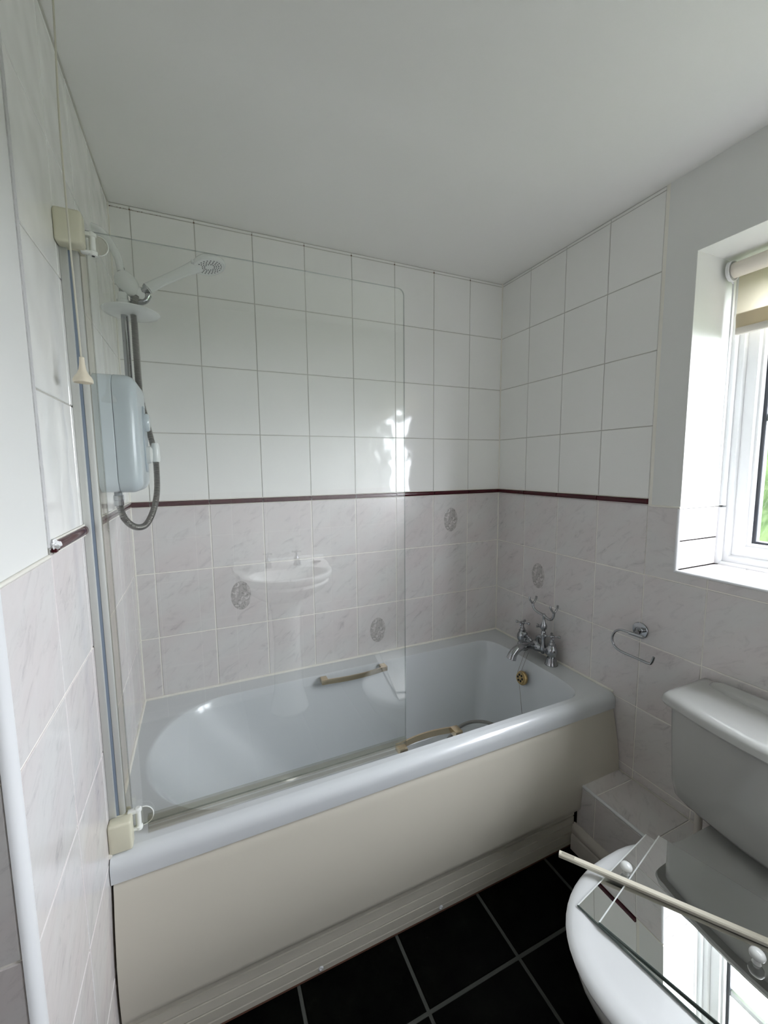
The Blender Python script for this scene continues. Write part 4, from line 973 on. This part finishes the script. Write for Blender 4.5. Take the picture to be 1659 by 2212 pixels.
# ivory rod
p0 = Vector((1.0341, -1.0241, 0.4378)); p1 = on_plane(1.2605, -1.3605, 0.0126); p1 = p0+(p1-p0)*1.6; dr = (p1-p0).normalized(); sd_ = dr.cross(Vector((0, 0, 1))).normalized(); upv = sd_.cross(dr)
bm = bmesh.new(); w, h = 0.0075, 0.0052
prof = [(-w*0.8, -h*1.15), (w*0.8, -h*1.15), (w, -h*0.6), (w, h*0.5), (w*0.7, h), (-w*0.7, h), (-w, h*0.5), (-w, -h*0.6)]
extrude(bm, prof, lambda a, b, t: p0+dr*t+sd_*a+upv*b, 0, (p1-p0).length)
rod = link_mesh('plastic_rod', bm, stick_m, None, 35); tag(rod, 'long ivory plastic rod laid across the mirrors on the toilet', 'rod')
bm = bmesh.new(); extrude(bm, [(-0.0035, h-0.0002), (0.0035, h-0.0002), (0.0035, h+0.0006), (-0.0035, h+0.0006)], lambda a, b, t: p0+dr*t+sd_*a+upv*b, 0.006, 0.036)
o = link_mesh('end_slot', bm, mat('rod_slot', (0.45, 0.42, 0.34), 0.5), rod); 

# ------------------------------------------------------------------ pedestal basin behind the camera, seen mirrored in the screen
BCX, BCY = 0.665, YB
ba = thing('pedestal_basin', 'white pedestal basin with two cross head taps, mirrored in the shower screen', 'washbasin', (BCX, BCY+0.2, 0))
def brow(z, w, d, ins=0, back=0.003):
    r = []; n = 40
    pts = [(-w+ins, back), (-w+ins*0.9, 0.08), (-w*0.97+ins, 0.16)]
    for k in range(n+1):
        t = pi-pi*k/n; pts.append((0.93*(w-ins)*cos(t), 0.19+(d-0.19-ins)*sin(t)**0.8))
    pts += [(w*0.97-ins, 0.16), (w-ins*0.9, 0.08), (w-ins, back)]
    return [Vector((BCX+a, BCY+b, z)) for a, b in pts]
bm = bmesh.new()
rg = [brow(0.66, 0.10, 0.24, 0), brow(0.70, 0.17, 0.33), brow(0.75, 0.235, 0.42), brow(0.79, 0.262, 0.45), brow(0.805, 0.258, 0.445), brow(0.812, 0.268, 0.455), brow(0.838, 0.282, 0.470), brow(0.850, 0.280, 0.468), brow(0.853, 0.270, 0.458)]
rr = loft(bm, rg, True, False)
# bowl: inner rings
n_out = len(rg[0])
def inner(z, w, d0, d1):
    r = []
    for i in range(n_out):
        o_ = rg[-1][i]; a = atan2(o_.y-(BCY+0.27), o_.x-BCX); r.append(Vector((BCX+w*cos(a), BCY+(d0+d1)/2+(d1-d0)/2*sin(a), z)))
    return r
ins_ = [inner(0.848, 0.215, 0.135, 0.425), inner(0.835, 0.205, 0.145, 0.415), inner(0.79, 0.17, 0.17, 0.38), inner(0.745, 0.12, 0.20, 0.33), inner(0.725, 0.05, 0.24, 0.29)]
prev = rr[-1]
for r in ins_:
    cur = [bm.verts.new(p) for p in r]
    for k in range(n_out): bm.faces.new((prev[k], prev[(k+1) % n_out], cur[(k+1) % n_out], cur[k]))
    prev = cur
bm.faces.new(prev)
P('basin', bm, basin_m, ba, 45)
P('splash_ledge', B(BCX-0.275, BCX+0.275, BCY+0.002, BCY+0.030, 0.845, 0.885, bevel=0.008, seg=3), basin_m, ba, 40)
for dx in (-0.21, 0.21):
    P('soap_recess', LA((BCX+dx, BCY+0.09, 0.8535), (0, 0, 1), [(0, 0), (0.032, 0), (0.035, 0.002), (0.038, 0.0)], 24), basin_m, ba, 40)
bm = bmesh.new(); loft(bm, [[Vector((BCX+a*cos(2*pi*k/32), BCY+0.17+b*sin(2*pi*k/32), z)) for k in range(32)] for z, a, b in ((0, 0.115, 0.12), (0.04, 0.105, 0.11), (0.12, 0.085, 0.095), (0.4, 0.075, 0.085), (0.6, 0.085, 0.09), (0.70, 0.11, 0.11))])
P('pedestal', bm, basin_m, ba, 45)
P('basin_overflow', LA((BCX, BCY+0.158, 0.82), (0, 0.95, 0.3), [(0, -0.004), (0.011, -0.002), (0.011, 0.003), (0, 0.003)], 20), hose_m, ba, 40)
for dx in (-0.085, 0.085):
    tp = P('basin_tap', LA((BCX+dx, BCY+0.105, 0.850), (0, 0, 1), [(0, 0), (0.021, 0), (0.019, 0.008), (0.013, 0.018), (0.016, 0.030), (0.016, 0.042), (0.010, 0.052), (0.006, 0.060), (0.005, 0.078), (0, 0.078)], 22), chrome, ba, 35)
    P('spout', T(smooth_path([(BCX+dx, BCY+0.11, 0.880), (BCX+dx, BCY+0.145, 0.890), (BCX+dx, BCY+0.180, 0.885), (BCX+dx, BCY+0.197, 0.868)], 5), 0.0095, 14), chrome, tp, 45)
    for k in range(4):
        a = k*pi/2+0.3; P('spoke', LA((BCX+dx, BCY+0.105, 0.932), (cos(a), sin(a), 0), [(0.005, 0), (0.003, 0.012), (0.0055, 0.020), (0.0055, 0.026), (0, 0.028)], 12), chrome, tp, 40)
    P('tap_cap', LA((BCX+dx, BCY+0.105, 0.925), (0, 0, 1), [(0, 0), (0.009, 0.003), (0.009, 0.010), (0, 0.015)], 18), chrome, tp, 40)
